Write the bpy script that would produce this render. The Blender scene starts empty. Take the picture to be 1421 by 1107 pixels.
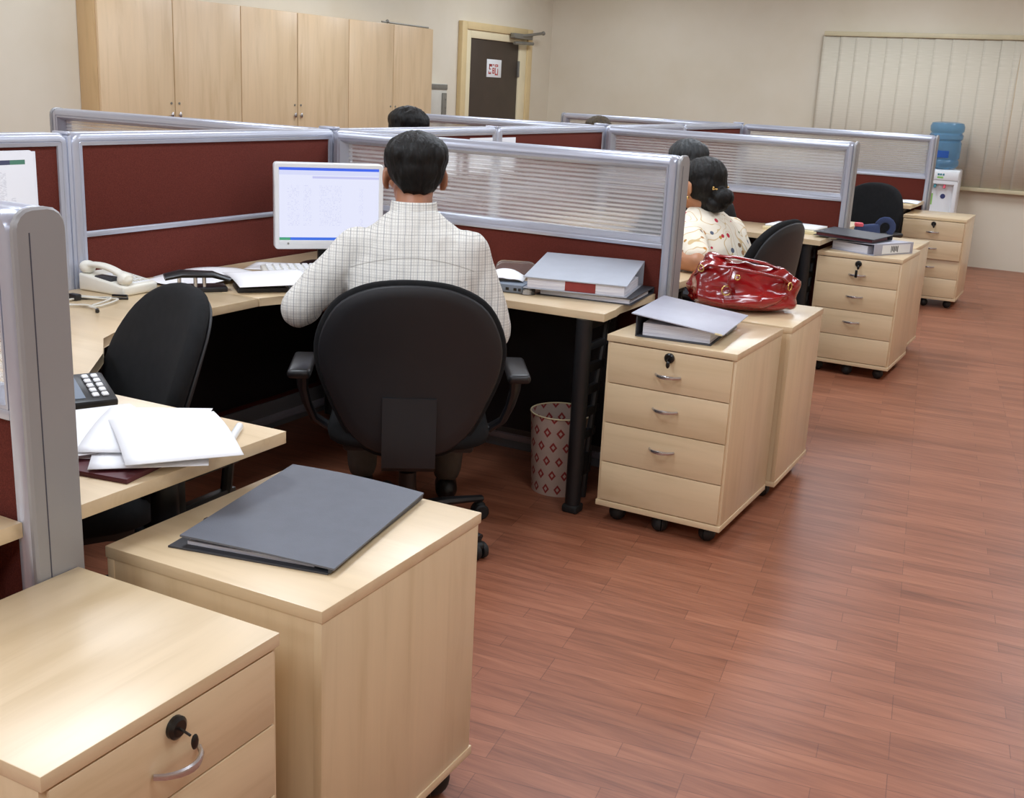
import bpy, bmesh, math, random
from mathutils import Vector, Matrix, noise
from math import sin, cos, pi, radians as R, atan2, sqrt
random.seed(7)
sc = bpy.context.scene
C = sc.collection

# ------------------------------------------------------------------ camera
cam_d = bpy.data.cameras.new('camera')
cam = bpy.data.objects.new('camera', cam_d)
C.objects.link(cam)
YAW, PITCH, ROLL = R(28.3702), R(-15.5461), R(2.8606)
fwd = Vector((-sin(YAW)*cos(PITCH), cos(YAW)*cos(PITCH), sin(PITCH)))
r0 = Vector((cos(YAW), sin(YAW), 0))
u0 = r0.cross(fwd)
rt = cos(ROLL)*r0 + sin(ROLL)*u0
up = -sin(ROLL)*r0 + cos(ROLL)*u0
mw = Matrix.Identity(4)
for i in range(3):
    mw[i][0], mw[i][1], mw[i][2] = rt[i], up[i], -fwd[i]
mw[0][3], mw[1][3], mw[2][3] = 3.0625, -1.1604, 1.4361
cam.matrix_world = mw
cam_d.sensor_fit = 'HORIZONTAL'
cam_d.sensor_width = 36.0
cam_d.lens = 1561.65/1421*36.0
cam_d.clip_start, cam_d.clip_end = 0.05, 60
sc.camera = cam

# ------------------------------------------------------------------ light and exposure
sc.view_settings.view_transform = 'Standard'
sc.view_settings.look = 'None'
sc.view_settings.gamma = 1
sc.view_settings.exposure = 0.0
sc.view_settings.use_curve_mapping = False
wd = bpy.data.worlds.new('world')
sc.world = wd
wd.use_nodes = True
wd.node_tree.nodes['Background'].inputs[0].default_value = (0.9, 0.92, 1, 1)
wd.node_tree.nodes['Background'].inputs[1].default_value = 0.3
CEIL = 2.75
# the ceiling's fluorescent troffers (overhead, out of the picture)
LAMP_POWER = 27.0
for lx in (-1.6, 0.9, 3.2):
    for ly in (-4.4, -1.9, 0.7, 3.3, 5.9, 8.5):
        ld = bpy.data.lights.new('ceiling_light', 'AREA')
        ld.shape = 'RECTANGLE'; ld.size = 0.6; ld.size_y = 1.2
        ld.energy = LAMP_POWER*(1.25 if lx == 0.9 else 1.0)
        ld.color = (.81, .90, 1.0)
        lo = bpy.data.objects.new('ceiling_light', ld); C.objects.link(lo)
        lo.location = (lx, ly, CEIL-0.02)

# ------------------------------------------------------------------ node helpers
class V:
    """a float socket with arithmetic"""
    def __init__(s, nt, sock): s.nt, s.s = nt, sock
    def op(s, o, *b):
        n = s.nt.nodes.new('ShaderNodeMath'); n.operation = o
        for i, x in enumerate((s,)+b):
            if isinstance(x, V): s.nt.links.new(x.s, n.inputs[i])
            else: n.inputs[i].default_value = x
        return V(s.nt, n.outputs[0])
    def __add__(s, b): return s.op('ADD', b)
    def __radd__(s, b): return s.op('ADD', b)
    def __sub__(s, b): return s.op('SUBTRACT', b)
    def __rsub__(s, b): return (s*-1.0)+b
    def __mul__(s, b): return s.op('MULTIPLY', b)
    def __rmul__(s, b): return s.op('MULTIPLY', b)
    def __truediv__(s, b): return s.op('DIVIDE', b)
    def fract(s): return s.op('FRACT')
    def floor(s): return s.op('FLOOR')
    def abs(s): return s.op('ABSOLUTE')
    def mod(s, b): return s.op('FLOORED_MODULO', b)
    def gt(s, b): return s.op('GREATER_THAN', b)
    def lt(s, b): return s.op('LESS_THAN', b)
    def max(s, b): return s.op('MAXIMUM', b)
    def min(s, b): return s.op('MINIMUM', b)

class Mat:
    def __init__(s, name, color=(.5,.5,.5), rough=.5, metal=0., spec=.5, **kw):
        s.m = bpy.data.materials.new(name); s.m.use_nodes = True
        s.nt = s.m.node_tree
        s.b = s.nt.nodes['Principled BSDF']
        s.b.inputs['Base Color'].default_value = (*color, 1)
        s.b.inputs['Roughness'].default_value = rough
        s.b.inputs['Metallic'].default_value = metal
        s.b.inputs['Specular IOR Level'].default_value = spec
        for k, v in kw.items(): s.b.inputs[k.replace('_', ' ')].default_value = v
    def coord(s, kind='Object', rot=0., scale=(1,1,1)):
        tc = s.nt.nodes.new('ShaderNodeTexCoord')
        mp = s.nt.nodes.new('ShaderNodeMapping')
        mp.inputs['Rotation'].default_value = (0,0,rot); mp.inputs['Scale'].default_value = scale
        s.nt.links.new(tc.outputs[kind], mp.inputs[0])
        return mp.outputs[0]
    def xyz(s, vec):
        n = s.nt.nodes.new('ShaderNodeSeparateXYZ'); s.nt.links.new(vec, n.inputs[0])
        return [V(s.nt, o) for o in n.outputs]
    def noise(s, vec, scale=5., detail=4., rough=.55, dist=0.):
        n = s.nt.nodes.new('ShaderNodeTexNoise'); s.nt.links.new(vec, n.inputs['Vector'])
        n.inputs['Scale'].default_value = scale; n.inputs['Detail'].default_value = detail
        n.inputs['Roughness'].default_value = rough; n.inputs['Distortion'].default_value = dist
        return V(s.nt, n.outputs['Fac'])
    def ramp(s, f, stops):
        n = s.nt.nodes.new('ShaderNodeValToRGB'); s.nt.links.new(f.s, n.inputs[0])
        e = n.color_ramp.elements
        while len(e) < len(stops): e.new(.5)
        for i, (p, c) in enumerate(stops): e[i].position = p; e[i].color = (*c, 1)
        return n.outputs[0]
    def mix(s, f, a, b, mode='MIX'):
        n = s.nt.nodes.new('ShaderNodeMix'); n.data_type = 'RGBA'; n.blend_type = mode
        for i, x in ((0, f), (6, a), (7, b)):
            if isinstance(x, V): s.nt.links.new(x.s, n.inputs[i])
            elif isinstance(x, bpy.types.NodeSocket): s.nt.links.new(x, n.inputs[i])
            elif i == 0: n.inputs[0].default_value = x
            else: n.inputs[i].default_value = (*x, 1)
        return n.outputs[2]
    def color(s, sock, inp='Base Color'): s.nt.links.new(sock if not isinstance(sock, V) else sock.s, s.b.inputs[inp]); return s
    def bump(s, f, strength=.2, dist=.01):
        n = s.nt.nodes.new('ShaderNodeBump'); n.inputs['Strength'].default_value = strength
        n.inputs['Distance'].default_value = dist
        s.nt.links.new(f.s, n.inputs['Height']); s.nt.links.new(n.outputs[0], s.b.inputs['Normal']); return s

def lin(r, g, b):
    f = lambda c: (c/255/12.92) if c/255 <= .04045 else ((c/255+.055)/1.055)**2.4
    return (f(r), f(g), f(b))

def noisy(name, col, rough=.5, amt=.12, scale=8., bump=0., bscale=200., metal=0., spec=.5, **kw):
    m = Mat(name, col, rough, metal, spec, **kw)
    v = m.coord()
    f = m.noise(v, scale)
    d = tuple(c*(1-amt) for c in col); l = tuple(min(1, c*(1+amt)) for c in col)
    m.color(m.ramp(f, [(.3, d), (.7, l)]))
    if bump: m.bump(m.noise(v, bscale, 2), bump, .002)
    return m

def wood(name, axis, base=lin(226,201,163)):
    sca = {'x': (1.5, 16, 16), 'y': (16, 1.5, 16), 'z': (16, 16, 1.5)}[axis]
    m = Mat(name, base, .38, 0, .5)
    m.b.inputs['Coat Weight'].default_value = .7; m.b.inputs['Coat Roughness'].default_value = .32; m.b.inputs['Coat IOR'].default_value = 1.6
    v = m.coord(scale=sca)
    f = m.noise(v, 1.2, 5, .6, .6)
    d = tuple(c*.89 for c in base); l = tuple(min(1, c*1.06) for c in base)
    c1 = m.ramp(f, [(.3, (d[0], d[1]*.97, d[2]*.9)), (.5, base), (.72, l)])
    v2 = m.coord(scale=tuple(q*.18 for q in sca))
    f2 = m.noise(v2, 1.6, 3, .5, 1.5)
    m.color(m.mix(f2, c1, (.91, .90, .875), 'MULTIPLY'))
    return m

M = {}
M['wood_x'] = wood('maple_laminate_grain_x', 'x')
M['wood_y'] = wood('maple_laminate_grain_y', 'y')
M['wood_z'] = wood('maple_laminate_grain_z', 'z')
M['cab_z'] = wood('cabinet_laminate', 'z', lin(222,192,152))
M['cab_side'] = wood('cabinet_side_laminate', 'z', lin(206,172,124))
M['alu'] = noisy('silver_aluminium', lin(190,194,208), .3, .05, 3, metal=.5)
M['alu_cap'] = noisy('grey_end_cap', lin(156,155,156), .42, .04, 3, metal=.25)
M['groove'] = Mat('dark_groove', lin(70,70,84), .6)
M['trunk'] = noisy('grey_trunking', lin(120,122,128), .5, .05, 4)
M['black'] = noisy('black_metal', lin(24,24,26), .45, .1, 6)
M['blackplastic'] = noisy('black_plastic', lin(27,27,30), .38, .1, 6)
M['shell'] = noisy('black_shell_plastic', lin(31,31,34), .5, .08, 9, .15, 900)
M['rubber'] = noisy('black_rubber', lin(26,26,26), .6, .1, 12)
M['chairfab'] = noisy('black_chair_fabric', lin(27,27,28), .92, .18, 40, .5, 1400, spec=.2)
M['chrome'] = Mat('satin_chrome', lin(205,203,205), .24, .9)
M['lockblack'] = Mat('lock_black', lin(24,22,20), .3)
M['papr'] = noisy('white_paper', lin(246,246,248), .7, .015, 5)
M['pap2'] = noisy('printed_paper', lin(236,238,247), .7, .03, 5)
M['paperedge'] = noisy('paper_block', lin(206,208,222), .7, .1, 10)
M['plasticcream'] = noisy('cream_plastic', lin(232,229,217), .35, .03, 5)
M['plasticwhite'] = noisy('white_plastic', lin(234,235,236), .32, .02, 5)
M['skin'] = noisy('skin', lin(166,112,82), .5, .09, 14, .1, 400)
M['skin2'] = noisy('skin_tan', lin(190,134,98), .5, .07, 14, .1, 400)
M['eye'] = Mat('eye', lin(235,232,226), .2)
M['trouser'] = noisy('grey_brown_trousers', lin(84,76,68), .8, .15, 20, .2, 700)
M['darktrouser'] = noisy('dark_trousers', lin(34,34,40), .8, .15, 20, .2, 700)
M['shoe'] = Mat('black_shoe_leather', lin(20,18,17), .35)
M['blacktop'] = noisy('black_knit', lin(22,22,24), .85, .2, 25, .3, 500)
M['gold'] = Mat('gold_metal', lin(214,178,110), .2, 1.)
M['greycover'] = noisy('grey_card_cover', lin(172,176,186), .5, .06, 9)
M['silvercover'] = noisy('silver_card_cover', lin(176,176,188), .45, .05, 12)
M['darkgrey'] = noisy('dark_grey_plastic_cover', lin(96,99,108), .5, .05, 30, .15, 500)
M['darkcover'] = noisy('charcoal_cover', lin(62,63,68), .5, .06, 20)
M['bluegrey'] = noisy('blue_grey_card', lin(118,128,142), .6, .08, 10)
M['maroon'] = noisy('maroon_card', lin(84,30,38), .5, .1, 10)
M['redtape'] = noisy('red_tape', lin(136,46,44), .5, .12, 30)
M['creamcard'] = noisy('cream_card', lin(226,212,170), .6, .06, 10)

def mk_stripy_paper():
    m = Mat('page_edges', lin(220,218,222), .75)
    z = m.xyz(m.coord())[2]
    f = m.noise(m.coord(scale=(6, 6, 900)), 1.0, 2)
    m.color(m.ramp(f, [(.3, lin(178,176,190)), (.6, lin(232,231,236))]))
    return m
M['pages'] = mk_stripy_paper()

def mk_red():
    m = Mat('maroon_screen_fabric', lin(98,46,37), .95, 0, .15)
    v = m.coord()
    f = m.noise(v, 420, 2); g = m.noise(v, 3, 3)
    c = m.ramp(f, [(.25, lin(84,38,31)), (.75, lin(110,52,43))])
    m.color(m.mix(g, c, (.88, .86, .86), 'MULTIPLY')); m.bump(f, .25, .002)
    return m
M['red'] = mk_red()

def mk_floor():
    m = Mat('red_brown_wood_strip_floor', lin(150,94,68), .42, 0, .42)
    v = m.coord(rot=R(-9))
    br = m.nt.nodes.new('ShaderNodeTexBrick')
    m.nt.links.new(v, br.inputs['Vector'])
    br.offset = .37; br.offset_frequency = 3; br.squash = 1
    for k, val in (('Scale', 1.), ('Mortar Size', .0012), ('Mortar Smooth', .3), ('Brick Width', .42), ('Row Height', .062), ('Bias', 0.)):
        br.inputs[k].default_value = val
    br.inputs['Color1'].default_value = (0,0,0,1); br.inputs['Color2'].default_value = (1,1,1,1); br.inputs['Mortar'].default_value = (.3,.3,.3,1)
    cell = V(m.nt, br.outputs['Color'])
    v2 = m.coord(rot=R(-9), scale=(2.0, 26, 1))
    g = m.noise(v2, 1.5, 6, .62, .5)
    g2 = m.noise(m.coord(rot=R(-9), scale=(5, 120, 1)), 1., 3, .6)
    f = (g*.62)+(cell*.15)+(g2*.26)
    c = m.ramp(f, [(.24, lin(104,62,46)), (.42, lin(137,84,61)), (.58, lin(158,100,74)), (.8, lin(178,120,90))])
    c = m.mix(V(m.nt, br.outputs['Fac'])*.45, c, lin(78,48,38))
    m.color(c)
    m.color((m.noise(m.coord(), 1.3, 3)*.12)+.34, 'Roughness')
    m.bump(g2, .05, .002)
    return m
M['floor'] = mk_floor()

def mk_wall():
    m = Mat('cream_painted_plaster', lin(222,212,192), .8, 0, .25)
    v = m.coord()
    f = m.noise(v, 1.2, 4)
    m.color(m.ramp(f, [(.3, lin(217,206,184)), (.7, lin(226,217,199))])); m.bump(m.noise(v, 90, 3), .06, .004)
    return m
M['wall'] = mk_wall()
M['ceil'] = noisy('white_ceiling_tiles', lin(232,230,224), .9, .03, 2)
M['doorwood'] = noisy('dark_brown_door', lin(62,50,40), .5, .15, 4)
M['doorframe'] = noisy('cream_door_frame', lin(214,190,142), .5, .06, 5)
M['doorframe2'] = noisy('pale_door_frame', lin(228,214,178), .5, .05, 5)
M['metalgrey'] = noisy('grey_metal', lin(140,138,130), .45, .1, 12, metal=.5)
M['boxgrey'] = noisy('pale_grey_box_paint', lin(206,202,190), .5, .05, 6)

def mk_blind():
    m = Mat('cream_blind_fabric', lin(214,204,180), .85, 0, .2)
    x, y, z = m.xyz(m.coord())
    f = m.noise(m.coord(scale=(3, 3, 160)), 1., 3)
    e = x.gt(.080)
    c = m.ramp(f, [(.3, lin(208,200,180)), (.7, lin(222,214,197))])
    m.color(m.mix(e, c, lin(224,204,168)))
    return m
M['blind'] = mk_blind()
M['blindrail'] = noisy('blind_rail', lin(206,194,160), .5, .08, 8)

def mk_glass():
    m = Mat('ribbed_glass', (.97, .98, .98), .10, 0, .5)
    m.b.inputs['Transmission Weight'].default_value = 1.
    m.b.inputs['IOR'].default_value = 1.35
    x, y, z = m.xyz(m.coord())
    n = m.noise(m.coord(scale=(3.5, 1, 40)), 1., 2)
    ph = (z*(2*pi/.0165)) + (n*2.2)
    h = (ph.op('SINE')*.5)+.5
    m.bump(h, .45, .003)
    dif = m.nt.nodes.new('ShaderNodeBsdfPrincipled')
    dif.inputs['Base Color'].default_value = (.88, .88, .88, 1); dif.inputs['Roughness'].default_value = .5
    tr = m.nt.nodes.new('ShaderNodeBsdfTranslucent'); tr.inputs[0].default_value = (.88, .88, .89, 1)
    mx0 = m.nt.nodes.new('ShaderNodeMixShader'); mx0.inputs[0].default_value = .5
    m.nt.links.new(dif.outputs[0], mx0.inputs[1]); m.nt.links.new(tr.outputs[0], mx0.inputs[2])
    mx = m.nt.nodes.new('ShaderNodeMixShader')
    fac = (h*.28)+.15
    m.nt.links.new(fac.s, mx.inputs[0])
    m.nt.links.new(m.b.outputs[0], mx.inputs[1]); m.nt.links.new(mx0.outputs[0], mx.inputs[2])
    out = m.nt.nodes['Material Output']; m.nt.links.new(mx.outputs[0], out.inputs[0])
    return m
M['glass'] = mk_glass()

def mk_clear(name, col, rough=.05, tw=.92):
    m = Mat(name, col, rough); m.b.inputs['Transmission Weight'].default_value = tw; m.b.inputs['IOR'].default_value = 1.3
    return m
M['clear'] = mk_clear('clear_plastic', (.92, .9, .88))
M['water'] = mk_clear('blue_water_bottle', (.24, .47, .70), .1, .72)

def mk_shirt():
    m = Mat('checked_shirt_cotton', lin(226,222,214), .85, 0, .2)
    x, y, z = m.xyz(m.coord())
    nb = m.noise(m.coord(), 6, 3)
    xx = x+(nb*.012); zz = z+(nb*.014)
    fine = ((xx/.0085).fract().lt(.2)).max((zz/.0085).fract().lt(.2))
    thick = ((xx/.021).fract().lt(.10))
    thin = ((zz/.021).fract().lt(.08))
    c = m.mix(fine*.34, lin(226,223,216), lin(140,132,120))
    c = m.mix(thick*.55, c, lin(96,102,118))
    c = m.mix(thin*.34, c, lin(120,118,118))
    yoke = (((z+(x*x*1.1))-.915).abs().lt(.0016))*(y.lt(.1))*(x.abs().lt(.19))
    c = m.mix(yoke*.5, c, lin(120,112,100))
    m.color(c); m.bump(m.noise(m.coord(scale=(1, 1, .45)), 13, 3), .6, .018)
    return m
M['shirt'] = mk_shirt()

def mk_floral():
    m = Mat('floral_print_cotton', lin(238,228,208), .8, 0, .2)
    v = m.coord()
    vo = m.nt.nodes.new('ShaderNodeTexVoronoi'); vo.inputs['Scale'].default_value = 26
    m.nt.links.new(v, vo.inputs['Vector'])
    d = V(m.nt, vo.outputs['Distance'])
    col = m.xyz(vo.outputs['Color'])
    pal = m.ramp(col[0], [(.0, lin(196,48,66)), (.3, lin(206,66,84)), (.45, lin(96,112,72)), (.65, lin(214,150,70)), (.85, lin(96,104,120))])
    band = m.noise(v, 7, 2)
    on = (d.lt(.30))*(col[1].gt(.52))
    w = m.noise(v, 5, 1, .5, 1.0)
    vine = ((w*9).fract()-.5).abs().lt(.055)
    c = m.mix(vine*.75, lin(243,233,214), lin(206,170,104))
    c = m.mix(on, c, pal)
    m.color(c); m.bump(m.noise(v, 12, 3), .25, .01)
    return m
M['floral'] = mk_floral()

def mk_hair(name, c0, c1):
    m = Mat(name, c0, .5, 0, .28)
    f = m.noise(m.coord(scale=(60, 60, 9)), 1.4, 4, .65, .8)
    m.color(m.ramp(f, [(.3, c0), (.75, c1)])); m.bump(f, .7, .006)
    return m
M['hair'] = mk_hair('black_hair', lin(11,10,9), lin(26,23,21))
M['hairgrey'] = mk_hair('dark_grey_hair', lin(34,36,37), lin(66,68,70))
M['hairbrown'] = mk_hair('thin_brown_hair', lin(52,44,34), lin(98,84,64))

def mk_bag():
    m = Mat('red_patent_leather', lin(150,10,16), .22, 0, .6)
    f = m.noise(m.coord(), 9, 3)
    m.color(m.ramp(f, [(.3, lin(120,6,12)), (.7, lin(164,14,18))]))
    m.b.inputs['Coat Weight'].default_value = 1.; m.b.inputs['Coat Roughness'].default_value = .09
    m.b.inputs['Coat Weight'].default_value = .7
    m.bump(m.noise(m.coord(), 9, 2), .10, .02)
    return m
M['bag'] = mk_bag()

def mk_bin():
    m = Mat('red_medallion_print', lin(190,160,146), .45)
    u, v, _ = m.xyz(m.coord('UV'))
    a = u*14.; b = v*5.5
    row = b.floor()
    fx = (a+(row.mod(2.)*.5)).fract()-.5; fy = b.fract()-.5
    d = (fx.abs()*1.15)+fy.abs()
    ring = (d.lt(.36))*(d.gt(.16))
    n = m.noise(m.coord(), 40, 2)
    c = m.mix(n, lin(202,180,166), lin(186,164,152))
    m.color(m.mix(ring, c, lin(150,50,48)))
    return m
M['bin'] = mk_bin()

def mk_screen():
    m = Mat('lit_screen', (0,0,0), .3)
    u, v, _ = m.xyz(m.coord('UV'))
    rows = (v*46.).floor()
    # rows of faint text in columns
    comb = m.nt.nodes.new('ShaderNodeCombineXYZ')
    m.nt.links.new((u*70.).s, comb.inputs[0]); m.nt.links.new((rows*7.31).s, comb.inputs[1])
    t = m.noise(comb.outputs[0], 1., 1)
    line = ((v*46.).fract().gt(.45))*(t.gt(.53))
    cols = ((u.gt(.08))*(u.lt(.20))).max((u.gt(.24))*(u.lt(.32))).max((u.gt(.40))*(u.lt(.62))).max((u.gt(.80))*(u.lt(.84)))
    area = (v.gt(.20))*(v.lt(.76))
    text = line*cols*area
    bars = (v.gt(.90))*(v.lt(.957))
    c = m.mix(text*.16, lin(228,231,252), lin(120,124,190))
    c = m.mix(bars*.55, c, lin(200,206,246))
    c = m.mix((v.gt(.855))*(v.lt(.885))*(u.gt(.33)), c, lin(196,198,240))
    c = m.mix(v.gt(.962), c, lin(64,104,236))
    c = m.mix(v.lt(.04), c, lin(60,112,226))
    c = m.mix((v.lt(.038))*(u.lt(.11)), c, lin(70,160,120))
    m.color(c, 'Emission Color'); m.b.inputs['Emission Strength'].default_value = 1.0
    return m
M['screen'] = mk_screen()

def mk_printed():
    m = Mat('printed_table_sheet', lin(238,240,248), .7)
    u, v, _ = m.xyz(m.coord('UV'))
    t = m.noise(m.coord('UV', scale=(30, 90, 1)), 1., 1)
    cols = ((u.gt(.62))*(u.lt(.70))*(v.lt(.80))*(v.gt(.50))).max((u.gt(.74))*(u.lt(.79))*(v.lt(.55))*(v.gt(.3))).max((u.gt(.85))*(u.lt(.90))*(v.lt(.42)))
    c = m.mix(cols*(t.gt(.5))*.2, lin(238,240,248), lin(120,124,150))
    c = m.mix((v.gt(.865))*(v.lt(.91))*(u.lt(.91)), c, lin(70,72,100))
    c = m.mix((v.gt(.865))*(v.lt(.91))*(u.lt(.91))*(u.gt(.75)), c, lin(80,130,110))
    m.color(c); return m
M['printed'] = mk_printed()

def mk_keys():
    m = Mat('ridged_black_keys', lin(28,28,30), .5)
    x, y, z = m.xyz(m.coord())
    m.color(m.mix((y/.012).fract().lt(.3), lin(40,40,44), lin(12,12,12))); return m
M['keysblack'] = mk_keys()

# ------------------------------------------------------------------ mesh helpers
def obj(name, bm, mat, parent=None, smooth=35, loc=None, rot=None):
    bmesh.ops.recalc_face_normals(bm, faces=bm.faces)
    me = bpy.data.meshes.new(name); bm.to_mesh(me); bm.free()
    me.materials.append(M[mat].m if isinstance(mat, str) else mat.m)
    if smooth:
        me.shade_smooth()
        if smooth < 180: me.set_sharp_from_angle(angle=R(smooth))
    o = bpy.data.objects.new(name, me); C.objects.link(o)
    if parent: o.parent = parent
    if loc: o.location = loc
    if rot: o.rotation_euler = rot
    return o

def thing(name, label, cat, loc=(0,0,0), rz=0., group=None):
    o = bpy.data.objects.new(name, None); C.objects.link(o)
    o.empty_display_size = .1; o.location = loc; o.rotation_euler = (0,0,rz)
    return tag(o, label, cat, group)
def tag(o, label, cat, group=None):
    o['label'] = label; o['category'] = cat; o['kind'] = 'thing'
    if group: o['group'] = group
    return o
def struct(o): o['kind'] = 'structure'; return o
def B(): return bmesh.new()

def copy_tree(o, parent=None):
    c = o.copy(); C.objects.link(c)
    if parent: c.parent = parent
    for ch in list(o.children): copy_tree(ch, c)
    return c

def box(bm, x0, x1, y0, y1, z0, z1, bev=0., seg=2, mtx=None):
    g = bmesh.ops.create_cube(bm, size=1)
    vs = g['verts']
    for v in vs:
        v.co = Vector((x0+(v.co.x+.5)*(x1-x0), y0+(v.co.y+.5)*(y1-y0), z0+(v.co.z+.5)*(z1-z0)))
    if bev:
        es = list({e for v in vs for e in v.link_edges})
        r = bmesh.ops.bevel(bm, geom=es, offset=bev, segments=seg, profile=.5, affect='EDGES')
        vs = list({v for f in r['faces'] for v in f.verts} | {v for v in vs if v.is_valid})
    if mtx: bmesh.ops.transform(bm, matrix=mtx, verts=[v for v in vs if v.is_valid])
    return bm
def bxo(*a, **k): return box(B(), *a, **k)

def prism(bm, pts, z0, z1, bev=0.):
    lo = [bm.verts.new((x, y, z0)) for x, y in pts]; hi = [bm.verts.new((x, y, z1)) for x, y in pts]
    n = len(pts)
    fs = [bm.faces.new(lo[::-1]), bm.faces.new(hi)]
    for i in range(n): bm.faces.new((lo[i], lo[(i+1) % n], hi[(i+1) % n], hi[i]))
    if bev:
        es = [e for f in fs for e in f.edges]
        bmesh.ops.bevel(bm, geom=es, offset=bev, segments=2, profile=.5, affect='EDGES')
    return bm

def tube(bm, pts, rad, seg=10, cap=True, flat=None):
    """swept circle/ellipse; rad number or list (number or (a,b)); flat: fixed 'b' axis vector"""
    pts = [Vector(p) for p in pts]; n = len(pts)
    if not isinstance(rad, (list, tuple)): rad = [rad]*n
    rings = []
    t0 = (pts[1]-pts[0]).normalized()
    nrm = Vector(flat) if flat else (Vector((0,0,1)) if abs(t0.z) < .9 else Vector((1,0,0)))
    for i, p in enumerate(pts):
        t = (pts[min(i+1, n-1)]-pts[max(i-1, 0)]).normalized()
        nrm = (nrm - t*nrm.dot(t))
        nrm = nrm.normalized() if nrm.length > 1e-6 else t.orthogonal().normalized()
        bi = t.cross(nrm)
        a, b = rad[i] if isinstance(rad[i], (list, tuple)) else (rad[i], rad[i])
        rings.append([bm.verts.new(p+bi*(a*cos(2*pi*k/seg))+nrm*(b*sin(2*pi*k/seg))) for k in range(seg)])
        if flat: nrm = Vector(flat)
    for i in range(n-1):
        for k in range(seg):
            bm.faces.new((rings[i][k], rings[i][(k+1) % seg], rings[i+1][(k+1) % seg], rings[i+1][k]))
    if cap: bm.faces.new(rings[0][::-1]); bm.faces.new(rings[-1])
    return bm

def rings_loft(bm, rings, seg=24):
    """rings: (cx,cy,cz,rx,ry) horizontal ellipses"""
    rr = [[bm.verts.new((cx+rx*cos(2*pi*k/seg), cy+ry*sin(2*pi*k/seg), cz)) for k in range(seg)] for cx, cy, cz, rx, ry in rings]
    for i in range(len(rr)-1):
        for k in range(seg): bm.faces.new((rr[i][k], rr[i][(k+1) % seg], rr[i+1][(k+1) % seg], rr[i+1][k]))
    bm.faces.new(rr[0][::-1]); bm.faces.new(rr[-1]); return bm

def lathe(bm, prof, seg=24, c=(0,0,0), uv=False):
    """prof (r,z); closed ends when r==0"""
    cx, cy, cz = c
    rr = []
    for r_, z in prof:
        if r_ < 1e-6: rr.append([bm.verts.new((cx, cy, cz+z))])
        else: rr.append([bm.verts.new((cx+r_*cos(2*pi*k/seg), cy+r_*sin(2*pi*k/seg), cz+z)) for k in range(seg)])
    ul = bm.loops.layers.uv.verify() if uv else None
    for i in range(len(rr)-1):
        a, b = rr[i], rr[i+1]
        for k in range(seg):
            k2 = (k+1) % seg
            if len(a) == 1 and len(b) == 1: continue
            if len(a) == 1: f = bm.faces.new((a[0], b[k], b[k2])); uu = [(k, i), (k, i+1), (k+1, i+1)]
            elif len(b) == 1: f = bm.faces.new((a[k], b[0], a[k2])); uu = [(k, i), (k, i+1), (k+1, i)]
            else: f = bm.faces.new((a[k], a[k2], b[k2], b[k])); uu = [(k, i), (k+1, i), (k+1, i+1), (k, i+1)]
            if uv:
                for l, (uk, ui) in zip(f.loops, uu): l[ul].uv = (uk/seg, prof[ui][1]/prof_h(prof))
    return bm
def prof_h(p): return max(z for _, z in p)

def ball(bm, c, r, sub=3, rot=None):
    g = bmesh.ops.create_icosphere(bm, subdivisions=sub, radius=1)
    r = r if isinstance(r, (list, tuple)) else (r, r, r)
    m = Matrix.Translation(c) @ (rot.to_4x4() if rot else Matrix.Identity(4)) @ Matrix.Diagonal((*r, 1))
    bmesh.ops.transform(bm, matrix=m, verts=g['verts']); return bm

def limb(bm, pts, rad, seg=14):
    tube(bm, pts, rad, seg)
    for p, r_ in ((pts[0], rad[0]), (pts[-1], rad[-1])):
        r_ = min(r_) if isinstance(r_, (list, tuple)) else r_
        ball(bm, p, r_*.99, 2)
    return bm

def rrect(x0, x1, z0, z1, rt_, rb=0., ins=0., n=5):
    """rounded rectangle, top radius rt_, bottom radius rb, inset ins; always 4*n points"""
    out = []
    for cxs, czs, a0, r_ in ((1, 1, 0, rt_), (-1, 1, 90, rt_), (-1, -1, 180, rb), (1, -1, 270, rb)):
        rr_ = max(r_-ins, 0.0003*1)
        cx = (x1-max(r_, ins)) if cxs > 0 else (x0+max(r_, ins))
        cz = (z1-max(r_, ins)) if czs > 0 else (z0+max(r_, ins))
        for k in range(n):
            a = R(a0+90*k/(n-1)); out.append((cx+rr_*cos(a), cz+rr_*sin(a)))
    return out
def frame_sweep(bm, x0, x1, z0, z1, prof, rt_=.02, rb=0., closed=True):
    """picture-frame sweep in the xz plane; prof = [(inset, y)]"""
    loops = [[bm.verts.new((x, y, z)) for x, z in rrect(x0, x1, z0, z1, rt_, rb, i)] for i, y in prof]
    n = len(loops[0]); m = len(loops)
    for j in range(m if closed else m-1):
        a, b = loops[j], loops[(j+1) % m]
        for k in range(n): bm.faces.new((a[k], a[(k+1) % n], b[(k+1) % n], b[k]))
    if not closed:
        bm.faces.new(loops[0][::-1]); bm.faces.new(loops[-1])
    return bm
def slab_rr(bm, x0, x1, z0, z1, y0, y1, rt_, rb, bev=.003):
    return frame_sweep(bm, x0, x1, z0, z1, [(bev, y0), (0, y0+bev), (0, y1-bev), (bev, y1)], rt_, rb, closed=False)

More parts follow.
